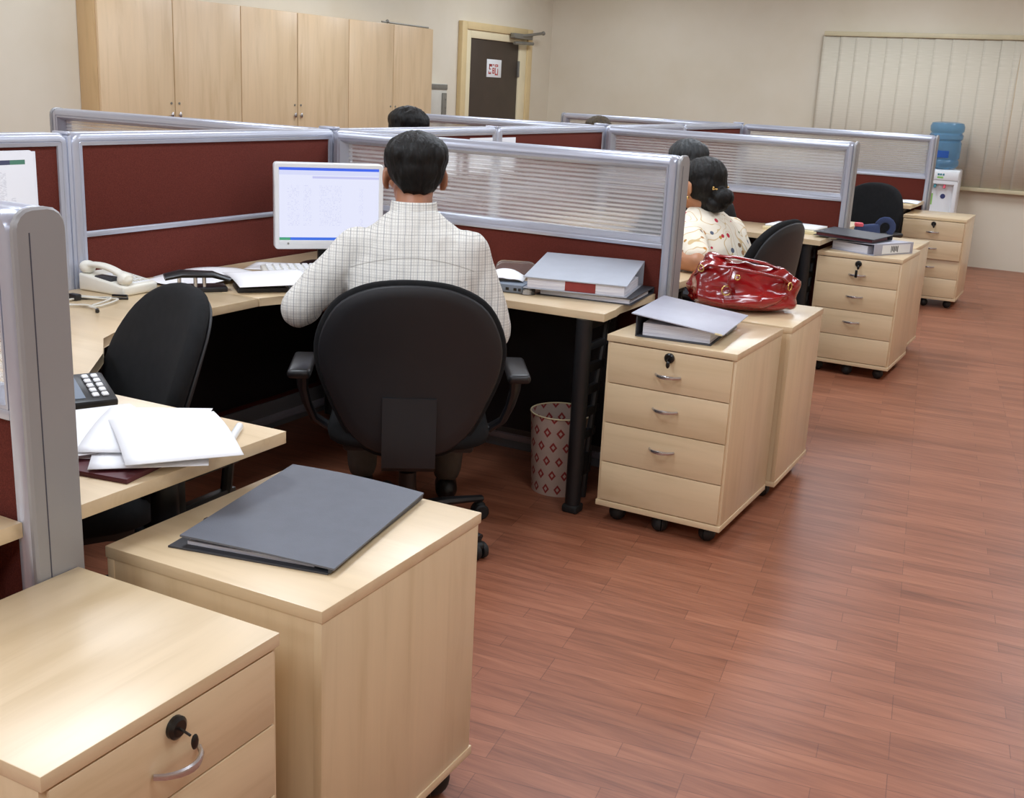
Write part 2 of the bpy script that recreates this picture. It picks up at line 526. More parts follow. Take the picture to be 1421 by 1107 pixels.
def sheet(bm, w, d, zf, nx=8, ny=8, th=.0012, uv=False):
    """thin curved solid sheet, centred; zf(u,v) height"""
    top = [[None]*(ny+1) for _ in range(nx+1)]; bot = [[None]*(ny+1) for _ in range(nx+1)]
    ul = bm.loops.layers.uv.verify() if uv else None
    for i in range(nx+1):
        for j in range(ny+1):
            u, v = i/nx, j/ny; x, y = (u-.5)*w, (v-.5)*d; z = zf(u, v)
            top[i][j] = bm.verts.new((x, y, z+th)); bot[i][j] = bm.verts.new((x, y, z))
    def q(*a):
        f = bm.faces.new(a)
        if uv:
            for l in f.loops: l[ul].uv = (l.vert.co.x/w+.5, l.vert.co.y/d+.5)
    for i in range(nx):
        for j in range(ny):
            q(top[i][j], top[i+1][j], top[i+1][j+1], top[i][j+1]); q(bot[i][j], bot[i][j+1], bot[i+1][j+1], bot[i+1][j])
    for i in range(nx):
        q(bot[i][0], bot[i+1][0], top[i+1][0], top[i][0]); q(bot[i+1][ny], bot[i][ny], top[i][ny], top[i+1][ny])
    for j in range(ny):
        q(bot[0][j+1], bot[0][j], top[0][j], top[0][j+1]); q(bot[nx][j], bot[nx][j+1], top[nx][j+1], top[nx][j])
    return bm

def organic(name, bm, mat, parent, voxel=.008, it=6, displace=None):
    """one continuous surface out of overlapping closed pieces"""
    bmesh.ops.recalc_face_normals(bm, faces=bm.faces)
    me = bpy.data.meshes.new('t'); bm.to_mesh(me); bm.free()
    o = bpy.data.objects.new('t', me); C.objects.link(o)
    m = o.modifiers.new('r', 'REMESH'); m.mode = 'VOXEL'; m.voxel_size = voxel
    m = o.modifiers.new('s', 'SMOOTH'); m.factor = .5; m.iterations = it
    dg = bpy.context.evaluated_depsgraph_get()
    me2 = bpy.data.meshes.new_from_object(o.evaluated_get(dg)); me2.name = name
    bpy.data.objects.remove(o); bpy.data.meshes.remove(me)
    if displace:
        me2.shade_smooth()
        nn = [v.normal.copy() for v in me2.vertices]
        for v, n in zip(me2.vertices, nn): v.co += displace(v.co, n)
    me2.materials.clear(); me2.materials.append(M[mat].m); me2.shade_smooth()
    r = bpy.data.objects.new(name, me2); C.objects.link(r)
    if parent: r.parent = parent
    return r

# ------------------------------------------------------------------ room shell
XL, YB = -2.81, 10.2
XR, YF = 5.2, -6.2
struct(obj('floor', bxo(XL-.2, XR+.2, YF-.2, YB+.2, -.1, 0), 'floor', smooth=0))
struct(obj('ceiling', bxo(XL-.2, XR+.2, YF-.2, YB+.2, CEIL, CEIL+.1), 'ceil', smooth=0))
struct(obj('wall_left', bxo(XL-.15, XL, YF-.2, YB+.2, 0, CEIL), 'wall', smooth=0))
struct(obj('wall_back', bxo(XL, XR, YB, YB+.15, 0, CEIL), 'wall', smooth=0))
struct(obj('wall_right', bxo(XR, XR+.15, YF-.2, YB+.2, 0, CEIL), 'wall', smooth=0))
struct(obj('wall_front', bxo(XL, XR, YF-.15, YF, 0, CEIL), 'wall', smooth=0))

# door in the left wall
d = struct(bpy.data.objects.new('door_1', None)); C.objects.link(d); d.location = (XL, 8.98, 0)
b = B()
box(b, 0, .05, -.69, -.60, 0, 2.0, .006); box(b, 0, .05, .61, .71, 0, 2.0, .006); box(b, 0, .05, -.60, .61, 1.93, 2.0, .006)
obj('door_frame', b, 'doorframe', d)
b = B()
box(b, 0, .035, -.60, -.505, 0, 1.93, .004); box(b, 0, .035, .455, .61, 0, 1.93, .004); box(b, 0, .035, -.505, .455, 1.855, 1.93, .004)
obj('door_stop', b, 'doorframe2', d)
obj('door_leaf', bxo(0, .022, -.505, .455, 0, 1.855, .003), 'doorwood', d)
obj('door_hinge', bxo(.018, .04, .445, .47, 1.52, 1.68, .004), 'metalgrey', d)
b = B()
box(b, .05, .11, .22, .60, 1.895, 1.945, .008); tube(b, [(.08, .34, 1.92), (.13, .45, 1.935), (.12, .80, 1.975)], .014, 8); tube(b, [(.08, .26, 1.85), (.10, .62, 1.86)], .016, 8)
ball(b, (.12, .80, 1.975), .022, 2); ball(b, (.08, .34, 1.92), .028, 2)
obj('door_closer', b, 'metalgrey', d)

# sign on the door
t = thing('door_sign', 'white notice with red block lettering fixed to the dark brown door', 'sign', (XL+.0225, 8.946, 1.59))
obj('sheet', bxo(0, .004, -.143, .143, -.085, .085, .001), 'plasticwhite', t)
M['redink'] = Mat('red_ink', lin(178,56,50), .6)
b = B()
for y0, y1, z0, z1 in ((-.10,-.045,.018,.04), (-.10,-.085,-.012,.04), (-.055,-.045,.012,.04), (-.03,-.022,.022,.04), (-.022,-.01,.03,.04), (.0,.006,.018,.04), (.02,.035,.016,.04), (.035,.06,.016,.024), (.035,.06,.032,.04), (.06,.075,.016,.04),
        (-.10,-.06,-.012,-.004), (-.11,-.098,-.055,-.024), (-.098,-.06,-.055,-.042), (-.07,-.06,-.055,-.03),
        (-.035,-.023,-.05,.006), (-.023,.0,-.004,.006), (-.023,.0,-.026,-.016), (-.005,.008,-.05,.004), (-.023,.0,-.05,-.040),
        (.018,.03,-.064,.008), (.03,.06,-.064,-.05), (.066,.078,-.064,.0)):
    box(b, .004, .0052, y0, y1, z0, z1)
obj('lettering', b, 'redink', t, 0)

# grey wall box beside the cabinets
t = thing('electrical_box', 'pale grey electrical box on the wall between the cabinets and the door', 'box', (XL, 7.80, 1.0))
obj('case', bxo(0, .10, -.17, .17, 0, .42, .006), 'boxgrey', t)
obj('top_band', bxo(.1, .108, -.165, .165, .37, .415, .003), 'metalgrey', t)
b = bxo(.1, .112, .08, .15, .02, .34, .004)
for k in range(4): ball(b, (.112, .13, .06+k*.075), .009, 1)
obj('latch_strip', b, 'metalgrey', t)

# window blind on the back wall
w = struct(obj('window_1', frame_sweep(B(), .22, 2.75, .80, 2.02, [(0, YB-.03), (0, YB-.002), (.06, YB-.002), (.06, YB-.03)], .002, .002), 'plasticwhite', None))
t = thing('vertical_blind', 'closed cream vertical fabric blind covering the window behind the water cooler', 'blind', (.155, YB-.06, 0))
obj('headrail', bxo(0, 2.7, -.025, .025, 2.036, 2.078, .005), 'blindrail', t)
sl = None
xs = [.0, .163, .305, .442, .588, .73, .875, 1.017, 1.175, 1.31, 1.442, 1.594, 1.702, 1.85, 1.99, 2.13, 2.27, 2.41, 2.55]
for i, x in enumerate(xs):
    b = sheet(B(), .170, 1.30, lambda u, v: 0., 6, 2, .0015)
    bmesh.ops.rotate(b, verts=b.verts, cent=(0,0,0), matrix=Matrix.Rotation(R(90), 3, 'X'))
    bmesh.ops.rotate(b, verts=b.verts, cent=(0,0,0), matrix=Matrix.Rotation(R(2.2), 3, 'Z'))
    s_ = obj('slat', b, 'blind', t, 180, (x+.078, random.uniform(-.003, .003), 1.386)) if sl is None else sl.copy()
    if sl is None: sl = s_
    else: C.objects.link(s_); s_.location = (x+.078, random.uniform(-.003, .003), 1.386); b.free()
    s_.rotation_euler = (0, random.uniform(-.004, .004), R(random.uniform(-.5, .5)))
obj('bottom_rail', bxo(0, 2.7, -.02, .02, .70, .735, .004), 'blindrail', t)

# ------------------------------------------------------------------ wall cabinets
XC = -2.63
cols = [(3.87, 4.488, 5.128), (5.128, 5.74, 6.37), (6.37, 6.988, 7.588)]
whr = ['tall maple cabinet nearest the bare wall at its left, pale side panel showing',
       'middle tall maple cabinet of the row of three along the wall',
       'tall maple cabinet beside the grey wall box, metal strip lying on it']
for (ya, ym, yb), lb in zip(cols, whr):
    t = thing('storage_cabinet', lb, 'cabinet', (XL+.003, ya, 0), 0, 'maple cabinets along the wall')
    D, W = XC-XL-.003, yb-ya
    b = B()
    box(b, 0, D-.022, 0, .018, 0, 1.88, .001); box(b, 0, D-.022, W-.018, W, 0, 1.88, .001); box(b, 0, D-.022, .018, W-.018, 1.862, 1.88, .001); box(b, 0, D-.022, .018, W-.018, 0, .08, .001); box(b, 0, .012, .018, W-.018, .08, 1.862)
    obj('carcass', b, 'cab_side', t)
    for y0, y1, hy in ((.0, ym-ya, ym-ya-.035), (ym-ya, W, ym-ya+.035)):
        dr = obj('door', bxo(D-.021, D, y0+.004, y1-.004, .085, 1.876, .0015), 'cab_z', t)
        b = B(); ball(b, (D+.012, hy, 1.14), (.006, .012, .02), 2); tube(b, [(D-.001, hy, 1.14), (D+.012, hy, 1.14)], .007, 8)
        obj('knob', b, 'chrome', dr)
        obj('lock', tube(B(), [(D-.001, hy, 1.215), (D+.004, hy, 1.215)], .008, 10), 'metalgrey', dr)
t = thing('metal_strip', 'thin dark metal strip lying on top of the end cabinet', 'strip', (XC-.03, 7.15, 1.88))
b = tube(B(), [(0, -.30, .012), (0, .0, .010), (0, .40, .008)], .007, 8); ball(b, (0, -.22, .018), .016, 2)
obj('rod', b, 'metalgrey', t)

# ------------------------------------------------------------------ cubicle screens
L, W, H = 2.7586, 1.596, 1.222
WP = [(.010, -.046), (.002, -.036), (0, -.012), (.002, -.009), (.002, .009), (0, .012), (.002, .036), (.010, .046),
      (.030, .0465), (.032, .0435), (.034, .0465), (.040, .045), (.055, .012), (.055, -.012), (.040, -.045), (.034, -.0465), (.032, -.0435), (.030, -.0465)]
def wing(k, side, label, ln=W, glass=True):
    """a screen that runs off the spine at Y=k*L"""
    t = thing('cubicle_screen', label, 'cubicle screen', (0, k*L, 0), 0 if side > 0 else pi, 'low office screens')
    x0, x1 = .05, ln
    OP = [(.010, -.046), (.002, -.036), (0, -.012), (.002, -.009), (.002, .009), (0, .012), (.002, .036), (.010, .046),
          (.030, .0465), (.032, .0435), (.035, .0435), (.035, -.0435), (.032, -.0435), (.030, -.0465)]
    obj('outer_frame', frame_sweep(B(), x0, x1, .03, H, OP, .035, .002), 'alu', t, 50)
    IP = [(0, -.0455), (0, .0455), (.006, .045), (.021, .012), (.021, -.012), (.006, -.045)]
    obj('glass_frame', frame_sweep(B(), x0+.0352, x1-.0352, .905, H-.0352, IP, .001, .001), 'alu', t, 30)
    obj('glass_pane', bxo(x0+.05, x1-.05, -.004, .004, .922, H-.05), 'glass', t, 0)
    obj('rail', bxo(x0+.0352, x1-.0352, -.0445, .0445, .886, .9045, .003), 'alu', t)
    obj('fabric_panel', bxo(x0+.0352, x1-.0352, -.034, .034, .12, .8855, .002), 'red', t)
    obj('base_trunking', bxo(x0+.0355, x1-.0355, -.040, .040, 0.0, .12, .004), 'trunk', t)
    e = frame_sweep(B(), -.0475, .0475, .03, H+.002, [(.004, 0), (0, .004), (0, .011), (.004, .015)], .034, .003, closed=False)
    bmesh.ops.rotate(e, verts=e.verts, cent=(0,0,0), matrix=Matrix.Rotation(R(90), 3, 'Z'))
    bmesh.ops.translate(e, verts=e.verts, vec=(x1+.012, 0, 0))
    ec = obj('end_cap', e, 'alu_cap', t)
    b = B()
    for y in (-.022,): box(b, x1+.0115, x1+.0128, y-.0008, y+.0008, .04, H-.035)
    obj('seam', b, 'groove', ec, 0)
    ft = obj('foot', bxo(x1-.06, x1-.02, -.03, .03, 0, .03, .005), 'blackplastic', t)
    return t
wing(0, 1, 'grey end of the nearest screen, beside the closest pedestals', 1.594)
wing(1, 1, 'glazed screen in front of the man, its end above the silver binder')
wing(2, 1, 'glazed screen behind the woman in the floral top')
wing(3, 1, 'glazed screen in front of the blue water bottle')
wing(1, -1, 'screen beyond the red panel, running away towards the cabinets', 1.675)
wing(2, -1, 'screen running behind the black haired head towards the cabinets', 1.49)
wing(3, -1, 'far screen under the cream wall, with a brown haired head before it', 1.64)

SP = [(.008, -.040), (0, -.032), (0, .032), (.008, .040), (.024, .0405), (.026, .038), (.028, .0405), (.040, .038), (.042, .030), (.042, -.030), (.040, -.038), (.028, -.0405), (.026, -.038), (.024, -.0405)]
def spine(y0, y1, label):
    t = thing('cubicle_screen', label, 'cubicle screen', (0, y0, 0), pi/2, 'low office screens')
    n = y1-y0; x0, x1 = .008, n-.008
    obj('upper_frame', frame_sweep(B(), x0, x1, .02, H, SP, .035, .004), 'alu', t, 50)
    obj('fabric_panel', bxo(x0+.038, x1-.038, -.032, .032, .903, H-.038, .003), 'red', t)
    obj('rail', bxo(x0+.036, x1-.036, -.038, .038, .884, .904, .005), 'alu', t)
    obj('lower_fabric_panel', bxo(x0+.038, x1-.038, -.032, .032, .12, .885, .003), 'red', t)
    obj('base_trunking', bxo(x0+.030, x1-.030, -.036, .036, 0, .12, .003), 'trunk', t)
    return t
spine(.04, L/2, 'red panelled screen with the printed sheets pinned on it')
spine(L/2, L, 'large red panelled screen behind the cream telephone and papers')
spine(L, 1.5*L, 'low red screen with white notes pinned along its top edge')
spine(1.5*L, 2*L, 'red screen between the pinned notes and the glazed screen behind the woman')
spine(2*L, 2.5*L, 'red screen strip beneath the brown haired head')
spine(2.5*L, 3*L, 'red screen farthest along the middle row, by the far glass screen')
# connector posts between them
post = None
for k, lb in ((.5, 'silver connector post between the two red screens over the cream telephone'), (1, 'silver post where the red screens meet the glass one beside the monitor'),
              (1.5, 'short silver post between the white pinned notes'), (2, 'silver post beneath the brown haired head'), (2.5, 'small silver post on the far red screen row'), (3, 'silver post at the far glass screen')):
    t = thing('connector_post', lb, 'post', (0, k*L, 0), 0, 'posts joining the screens')
    r_ = .040 if k in (1, 2, 3) else .036
    h_ = H+(.010 if k in (1, 2, 3) else .004)
    obj('post_body', bxo(-r_, r_, -.0075, .0075, 0, h_-.012, .003), 'alu', t)
    b = bxo(-r_-.002, r_+.002, -.022 if k in (1,2,3) else -.0075, .022 if k in (1,2,3) else .0075, h_-.012, h_, .005)
    obj('post_cap', b, 'alu', t)

# papers pinned on the screens
def pinned(y0, y1, z0, z1, label, matl='pap2', cut=False, x=.0335):
    t = thing('pinned_sheet', label, 'paper', (x, y0, z0), 0, 'papers pinned on the screens')
    w_, h_ = y1-y0, z1-z0
    b = B(); ul = b.loops.layers.uv.verify()
    slab_rr(b, 0, w_, 0, h_, -.0016, 0, .014 if cut else .001, .001, .0004)
    for f in b.faces:
        for l in f.loops: l[ul].uv = (l.vert.co.x/w_, l.vert.co.z/h_)
    bmesh.ops.rotate(b, verts=b.verts, cent=(0,0,0), matrix=Matrix.Rotation(R(90), 3, 'Z'))
    obj('sheet', b, matl, t, 0)
pinned(.90, 1.236, .86, 1.172, 'rounded printed table sheet pinned above the nearest screen end', 'printed', True, .0365)
pinned(.88, 1.248, .85, 1.168, 'plain white sheet peeping out behind the printed table sheet')
pinned(3.55, 3.74, 1.0, 1.165, 'white note on the far red screen, first after the wide glass screen')
pinned(3.775, 3.795, 1.0, 1.165, 'narrow white strip pinned between two white notes')
pinned(3.86, 4.12, 1.0, 1.168, 'wide white note just before the short silver post')
pinned(4.16, 4.34, 1.0, 1.166, 'white note just past the short silver post')

# ------------------------------------------------------------------ desks
def end_leg(t, x, y0, y1):
    """slotted black end leg, foot at y0"""
    l = obj('leg', tube(B(), [(x, y0+.03, .03), (x, y0+.03, .692)], .028, 12), 'black', t)
    b = B()
    prismy = [(y0+.055, .10), (y0+.13, .10), (y0+.19, .40), (y0+.22, .692), (y0+.055, .692)]
    box(b, x-.012, x+.012, y0+.045, y0+.075, .09, .692, .004)
    # rear curved edge
    tube(b, [(x, y0+.11, .03), (x, y0+.13, .25), (x, y0+.165, .45), (x, y0+.20, .60), (x, y0+.215, .692)], (.012), 8)
    for z0, z1 in ((.12, .20), (.255, .285), (.335, .365), (.415, .445), (.495, .525), (.575, .60), (.65, .692)):
        box(b, x-.010, x+.010, y0+.06, y0+.13+.10*max(0, (z0-.1))/.6+.01, z0, z1, .003)
    obj('slotted_plate', b, 'black', l)
    box_f = bxo(x-.03, x+.03, y0-.0, y0+.06, 0, .03, .008)
    obj('foot', box_f, 'rubber', l)
def desk(label, poly, legs, panels, slots=()):
    t = thing('desk', label, 'desk', (0,0,0), 0, 'maple cubicle desks')
    obj('desktop', prism(B(), poly, .693, .72, .0015), 'wood_x', t)
    for x, y in legs:
        lg = obj('leg', tube(B(), [(x, y, .02), (x, y, .692)], .026, 12), 'black', t)
    for x, y0, y1 in slots: end_leg(t, x, y0, y1)
    for p in panels: obj('modesty_panel', bxo(*p, .002), 'black', t, 0)  # real panels, black so their colour also deepens the shade under the desktop
    return t
W1 = L-.0475
desk('corner desk where the man sits', [(.043, 1.652), (.578, 1.652), (.60, 1.725), (.97, 2.195), (1.05, 2.205), (1.572, 2.216), (1.566, 2.33), (1.552, 2.39), (1.552, W1), (.043, W1)],
     [(.10, 1.74), (.12, 2.62)], [(.12, 1.44, 2.62, 2.635, .12, .69), (.048, .06, 1.66, 2.6, .15, .69)], [(1.495, 2.20, 2.45)])
desk('corner desk with the cream telephone and the loose white papers', [(.043, .0475), (1.588, .0475), (1.588, .586), (1.03, .560), (.96, .605), (.79, .815), (.66, .93), (.585, 1.08), (.578, 1.20), (.578, 1.648), (.043, 1.648)],
     [(.10, 1.55), (.12, .14)], [(.12, 1.44, .10, .115, .3, .69), (.048, .06, .2, 1.5, .15, .69)], [(1.50, .30, .52)])
desk('corner of a desk beside the closest pedestal, half out of view', [(.35, -.56), (1.575, -.56), (1.575, -.0475), (.35, -.0475)], [(1.50, -.45), (1.50, -.1), (.45, -.1)], [(.5, 1.44, -.10, -.085, .3, .69)])
W2 = 2*L-.0475
desk('desk the woman in the floral top leans on', [(.043, L+.0475), (1.52, L+.0475), (1.535, L+.55), (1.0, L+.56), (.6, L+1.03), (.043, L+1.05)],
     [(.12, L+.14), (.12, L+.95)], [(.12, 1.44, L+.10, L+.115, .3, .69)], [(1.46, L+.26, L+.5)])
desk('desk with the white paper stack and cream folder behind the office chair', [(.043, L+1.06), (.58, L+1.06), (.6, L+1.73), (1.0, L+2.2), (1.61, L+2.13), (1.60, W2), (.043, W2)],
     [(.12, L+1.2), (.12, W2-.1)], [(.12, 1.44, W2-.10, W2-.085, .1, .69)], [(1.53, L+2.15, L+2.4)])
desk('desk corner just past the second glass screen, next to the blue bag', [(.5, 2*L+.0475), (1.575, 2*L+.0475), (1.575, 2*L+.55), (.5, 2*L+.55)], [(1.50, 2*L+.12), (1.50, 2*L+.48), (.6, 2*L+.3)], [(.6, 1.44, 2*L+.10, 2*L+.115, .1, .69)])
W3 = 3*L-.0475
desk('far desk with an open document in front of the water cooler', [(.5, W3-.6), (1.575, W3-.56), (1.575, W3), (.5, W3)], [(.6, W3-.1)], [(.5, 1.50, W3-.10, W3-.085, .1, .69)], [(1.50, W3-.55, W3-.3)])

# ------------------------------------------------------------------ mobile pedestals
def handle(parent, x, y, z):
    b = B()
    pts = [(x-.043+.086*i/10, y-.002-.027*sin(pi*i/10)**.7, z) for i in range(11)]
    tube(b, pts, [(.0035+.0012*sin(pi*i/10), .007-.002*abs(i-5)/5) for i in range(11)], 8, flat=(0,0,1))
    h = obj('handle', b, 'chrome', parent)
    return h
def pedestal(label, cx, cy, w, d_, zt=.66, zb=.06, rz=0., out=(0,0,0,0), key=False, handles=3, roll=(0,0)):
    """drawers on the local -y face"""
    t = thing('mobile_pedestal', label, 'drawer pedestal', (cx, cy, 0), rz, 'maple mobile pedestals')
    hw, hd = w/2, d_/2; th = .022
    obj('top', bxo(-hw, hw, -hd, hd, zt-th, zt, .0015), 'wood_x', t)
    b = B()
    box(b, -hw+.002, -hw+.018, -hd+.008, hd-.002, zb+.02, zt-th-.0005, .001); box(b, hw-.018, hw-.002, -hd+.008, hd-.002, zb+.02, zt-th-.0005, .001)
    box(b, -hw+.018, hw-.018, hd-.018, hd-.003, zb+.02, zt-th-.0005); box(b, -hw+.018, hw-.018, -hd+.03, -hd+.036, zb+.02, zt-th-.0005)
    obj('carcass', b, 'wood_z', t)
    obj('base', bxo(-hw, hw, -hd, hd-.002, zb, zb+.0195, .0015), 'wood_x', t)
    z1 = zt-th-.003; z0 = zb+.021; n = 4; step = (z1-z0)/n
    for k in range(n):
        a = z1-step*(k+1)+.002; c = z1-step*k
        y = -hd+.008-out[k]
        dr = obj('drawer', bxo(-hw+.012, hw-.012, y-.006, y+.020 if out[k] < .001 else y+.02+out[k], a, c-.001, .0012), 'wood_x', t)
        if k < handles: handle(dr, 0, y-.006, (a+c)/2-(.022 if k == 0 else .0) + .008)
        if k == 0:
            lb = B(); lathe(lb, [(0, 0), (.017, 0), (.017, .006), (.012, .010), (0, .010)], 18)
            bmesh.ops.rotate(lb, verts=lb.verts, cent=(0,0,0), matrix=Matrix.Rotation(R(90), 3, 'X'))
            bmesh.ops.translate(lb, verts=lb.verts, vec=(0, y-.006, c-.022))
            lk = obj('lock', lb, 'lockblack', dr)
            kb = B(); tube(kb, [(0, y-.016, c-.022), (0, y-.034, c-.026)], .002, 6); ball(kb, (.006, y-.036, c-.038), (.007, .003, .012), 2)
            obj('key', kb, 'lockblack', lk)
            if key: obj('key_tag', box(B(), -.007, .007, y-.040, y-.036, c-.092, c-.052, .002), 'lockblack', lk)
    for x, y in ((-hw+.06, -hd+.06), (hw-.06, -hd+.06), (-hw+.06, hd-.06), (hw-.06, hd-.06), (0, -hd+.045)):
        b = B(); r_ = zb*.48
        for sg in (-1, 1):
            lathe(b, [(0, sg*.0015), (r_, sg*.0015)]+[(r_*cos(q), sg*(.0015+r_*.95*sin(q))) for q in (.3, .6, .9, 1.2)]+[(0, sg*(.0015+r_*.95))], 18)
        bmesh.ops.rotate(b, verts=b.verts, cent=(0,0,0), matrix=Matrix.Rotation(R(90), 3, 'X') )
        bmesh.ops.rotate(b, verts=b.verts, cent=(0,0,0), matrix=Matrix.Rotation(random.uniform(0, 3), 3, 'Z'))
        bmesh.ops.translate(b, verts=b.verts, vec=(x, y, r_))
        tube(b, [(x, y, r_), (x, y, zb)], .010, 8)
        box(b, x-.022, x+.022, y-.022, y+.022, zb-.005, zb, .001)
        obj('caster', b, 'rubber', t)
    return t
pedestal('bare topped pedestal with a curved handle, closest to the viewer', 1.826, -.185, .437, .430, .623, .075, pi/2+.017)
pedestal('pedestal with the closed dark grey ring binder on top', 1.8041, .3799, .4707, .5185, .623, .082, pi+.027)
pedestal('pedestal with the gaping silver binder on it, four drawers facing us', 1.8195, 2.4523, .447, .5125, rz=.002)
pedestal('pedestal carrying the shiny red handbag', 1.837, 2.9754+.005, .4446, .4824, rz=pi+.022)
pedestal('pedestal with a grey file and a black binder piled on it, key in its lock', 1.81, 2.4523+L-.003, .447, .5125, key=True)
pedestal('pedestal with the blue bag, directly behind the one piled with files', 1.807, 2.9754+L, .382, .4824, rz=pi)
pedestal('farthest pedestal, two upper drawers sticking out a little', 1.765, 7.84, .445, .5125, rz=.02, out=(.022, .022, 0, 0))

# ------------------------------------------------------------------ office chairs
OUT = [(0, .893), (.12, .882), (.228, .828), (.288, .70), (.28, .60), (.245, .52), (.20, .42), (.155, .36), (.08, .336), (0, .333)]
def outline(a, zc=.64):
    """radius of the back outline in direction a (0 = +x), about (0,zc)"""
    dx, dz = cos(a), sin(a); sx = 1 if dx >= 0 else -1
    best = .25
    for (xa, za), (xb, zb_) in zip(OUT, OUT[1:]):
        xa, xb = xa*sx, xb*sx; ex, ez = xb-xa, zb_-za; den = dx*ez-dz*ex
        if abs(den) < 1e-9: continue
        t = (xa*ez-(za-zc)*ex)/den; s = (xa*dz-(za-zc)*dx)/den
        if t > 0 and -1e-6 <= s <= 1+1e-6: best = t
    return best
NSEG = 64
rad = [outline(2*pi*(k+.5)/NSEG) for k in range(NSEG)]
for _ in range(4): rad = [(rad[k-1]+2*rad[k]+rad[(k+1) % NSEG])/4 for k in range(NSEG)]
def pad(bm, layers, zc=.64):
    """layers: (scale, yfun(x,z)) from centre front to centre back"""
    prev = None
    for i, (s, yf) in enumerate(layers):
        if s == 0: ring = [bm.verts.new((0, yf(0, zc), zc))]
        else:
            ring = []
            for k in range(NSEG):
                a = 2*pi*(k+.5)/NSEG; x, z = rad[k]*s*cos(a), zc+rad[k]*s*sin(a)
                ring.append(bm.verts.new((x, yf(x, z), z)))
        if prev:
            for k in range(NSEG):
                k2 = (k+1) % NSEG
                if len(prev) == 1: bm.faces.new((prev[0], ring[k2], ring[k]))
                elif len(ring) == 1: bm.faces.new((prev[k], prev[k2], ring[0]))
                else: bm.faces.new((prev[k], prev[k2], ring[k2], ring[k]))
        prev = ring
    return bm
def curve_y(x, z):   # wrap of the back around the sitter, and recline
    return .55*x*x - .10*(z-.45) + .035*max(0, (z-.55))*0 - .05*((z-.55)/.3)**2*.4
def build_chair(label, loc, rz, group=None):
    t = thing('office_chair', label, 'office chair', loc, rz, 'black office chairs')
    yb = -.20
    front = [(s, (lambda s: lambda x, z: yb+curve_y(x, z)+.022-.010*s*s)(s)) for s in (0, .25, .5, .7, .85, .94)]
    front += [(.985, lambda x, z: yb+curve_y(x, z)+.002), (1.0, lambda x, z: yb+curve_y(x, z)-.012), (.985, lambda x, z: yb+curve_y(x, z)-.026), (.93, lambda x, z: yb+curve_y(x, z)-.030), (0, lambda x, z: yb+curve_y(x, z)-.030)]
    obj('backrest', pad(B(), front), 'chairfab', t, 180)
    sh = [(0, lambda x, z: yb+curve_y(x, z)-.0302), (.93, lambda x, z: yb+curve_y(x, z)-.0302), (.95, lambda x, z: yb+curve_y(x, z)-.034), (.93, lambda x, z: yb+curve_y(x, z)-.040)]
    sh += [(s, lambda x, z: yb+curve_y(x, z)-.046) for s in (.8, .6, .3, 0)]
    obj('back_shell', pad(B(), sh), 'shell', t, 180)
    b = B()
    pr_ = [(.535, -.050), (.48, -.056), (.42, -.062), (.36, -.066), (.32, -.060), (.30, -.03), (.296, .05), (.296, .20)]
    vs = []
    for z, dy in pr_:
        yy = yb+(curve_y(0, max(z, .36))+dy if z > .31 else dy-.0)
        vs.append([b.verts.new((x, yy+o_, z+o2)) for x, o_, o2 in ((-.08, 0, 0), (.08, 0, 0), (.08, .012, .0 if z > .31 else .012), (-.08, .012, .0 if z > .31 else .012))])
    for a, c in zip(vs, vs[1:]):
        for k in range(4): b.faces.new((a[k], a[(k+1) % 4], c[(k+1) % 4], c[k]))
    b.faces.new(vs[0]); b.faces.new(vs[-1][::-1])
    obj('back_bracket', b, 'shell', t, 40)
    b = B()
    frame_sweep(b, -.25, .25, -.22, .25, [(.03, .0), (.005, .012), (0, .035), (.012, .062), (.05, .072), (.12, .070)], .12, .14, closed=False)
    bmesh.ops.rotate(b, verts=b.verts, cent=(0,0,0), matrix=Matrix.Rotation(R(-90), 3, 'X'))
    for v in b.verts: v.co.y *= -1
    bmesh.ops.translate(b, verts=b.verts, vec=(0, .02, .0))
    lo = min(v.co.z for v in b.verts); hi = max(v.co.z for v in b.verts)
    for v in b.verts: v.co.z = (v.co.z-lo)+.36 if lo > -.01 else (-(v.co.z))+.36
    obj('seat', b, 'chairfab', t, 60)
    obj('seat_shell', bxo(-.20, .20, -.16, .18, .335, .37, .012), 'shell', t)
    for s in (-1, 1):
        b = B()
        pts = [(s*.20, .06, .35), (s*.265, .06, .355), (s*.305, .05, .385), (s*.325, .03, .44), (s*.335, .0, .50), (s*.335, -.02, .555)]
        tube(b, pts, [(.028, .014)]*4+[(.03, .016), (.034, .018)], 10)
        ar = obj('armrest', b, 'blackplastic', t)
        b = B(); box(b, s*.335-.036, s*.335+.036, -.13, .12, .552, .582, .013, 3)
        obj('arm_pad', b, 'blackplastic', ar, 60)
    b = B(); lathe(b, [(0, .06), (.045, .06), (.045, .10), (.03, .12), (.028, .22), (.02, .225), (.02, .335), (0, .335)], 16)
    obj('gas_column', b, 'blackplastic', t)
    b = B()
    for k in range(5):
        a = R(90+72*k+14); c_, s_ = cos(a), sin(a)
        tube(b, [(.02*c_, .02*s_, .095), (.15*c_, .15*s_, .09), (.30*c_, .30*s_, .072)], [(.026, .016), (.022, .014), (.016, .011)], 8, flat=(0,0,1))
    obj('star_base', b, 'blackplastic', t)
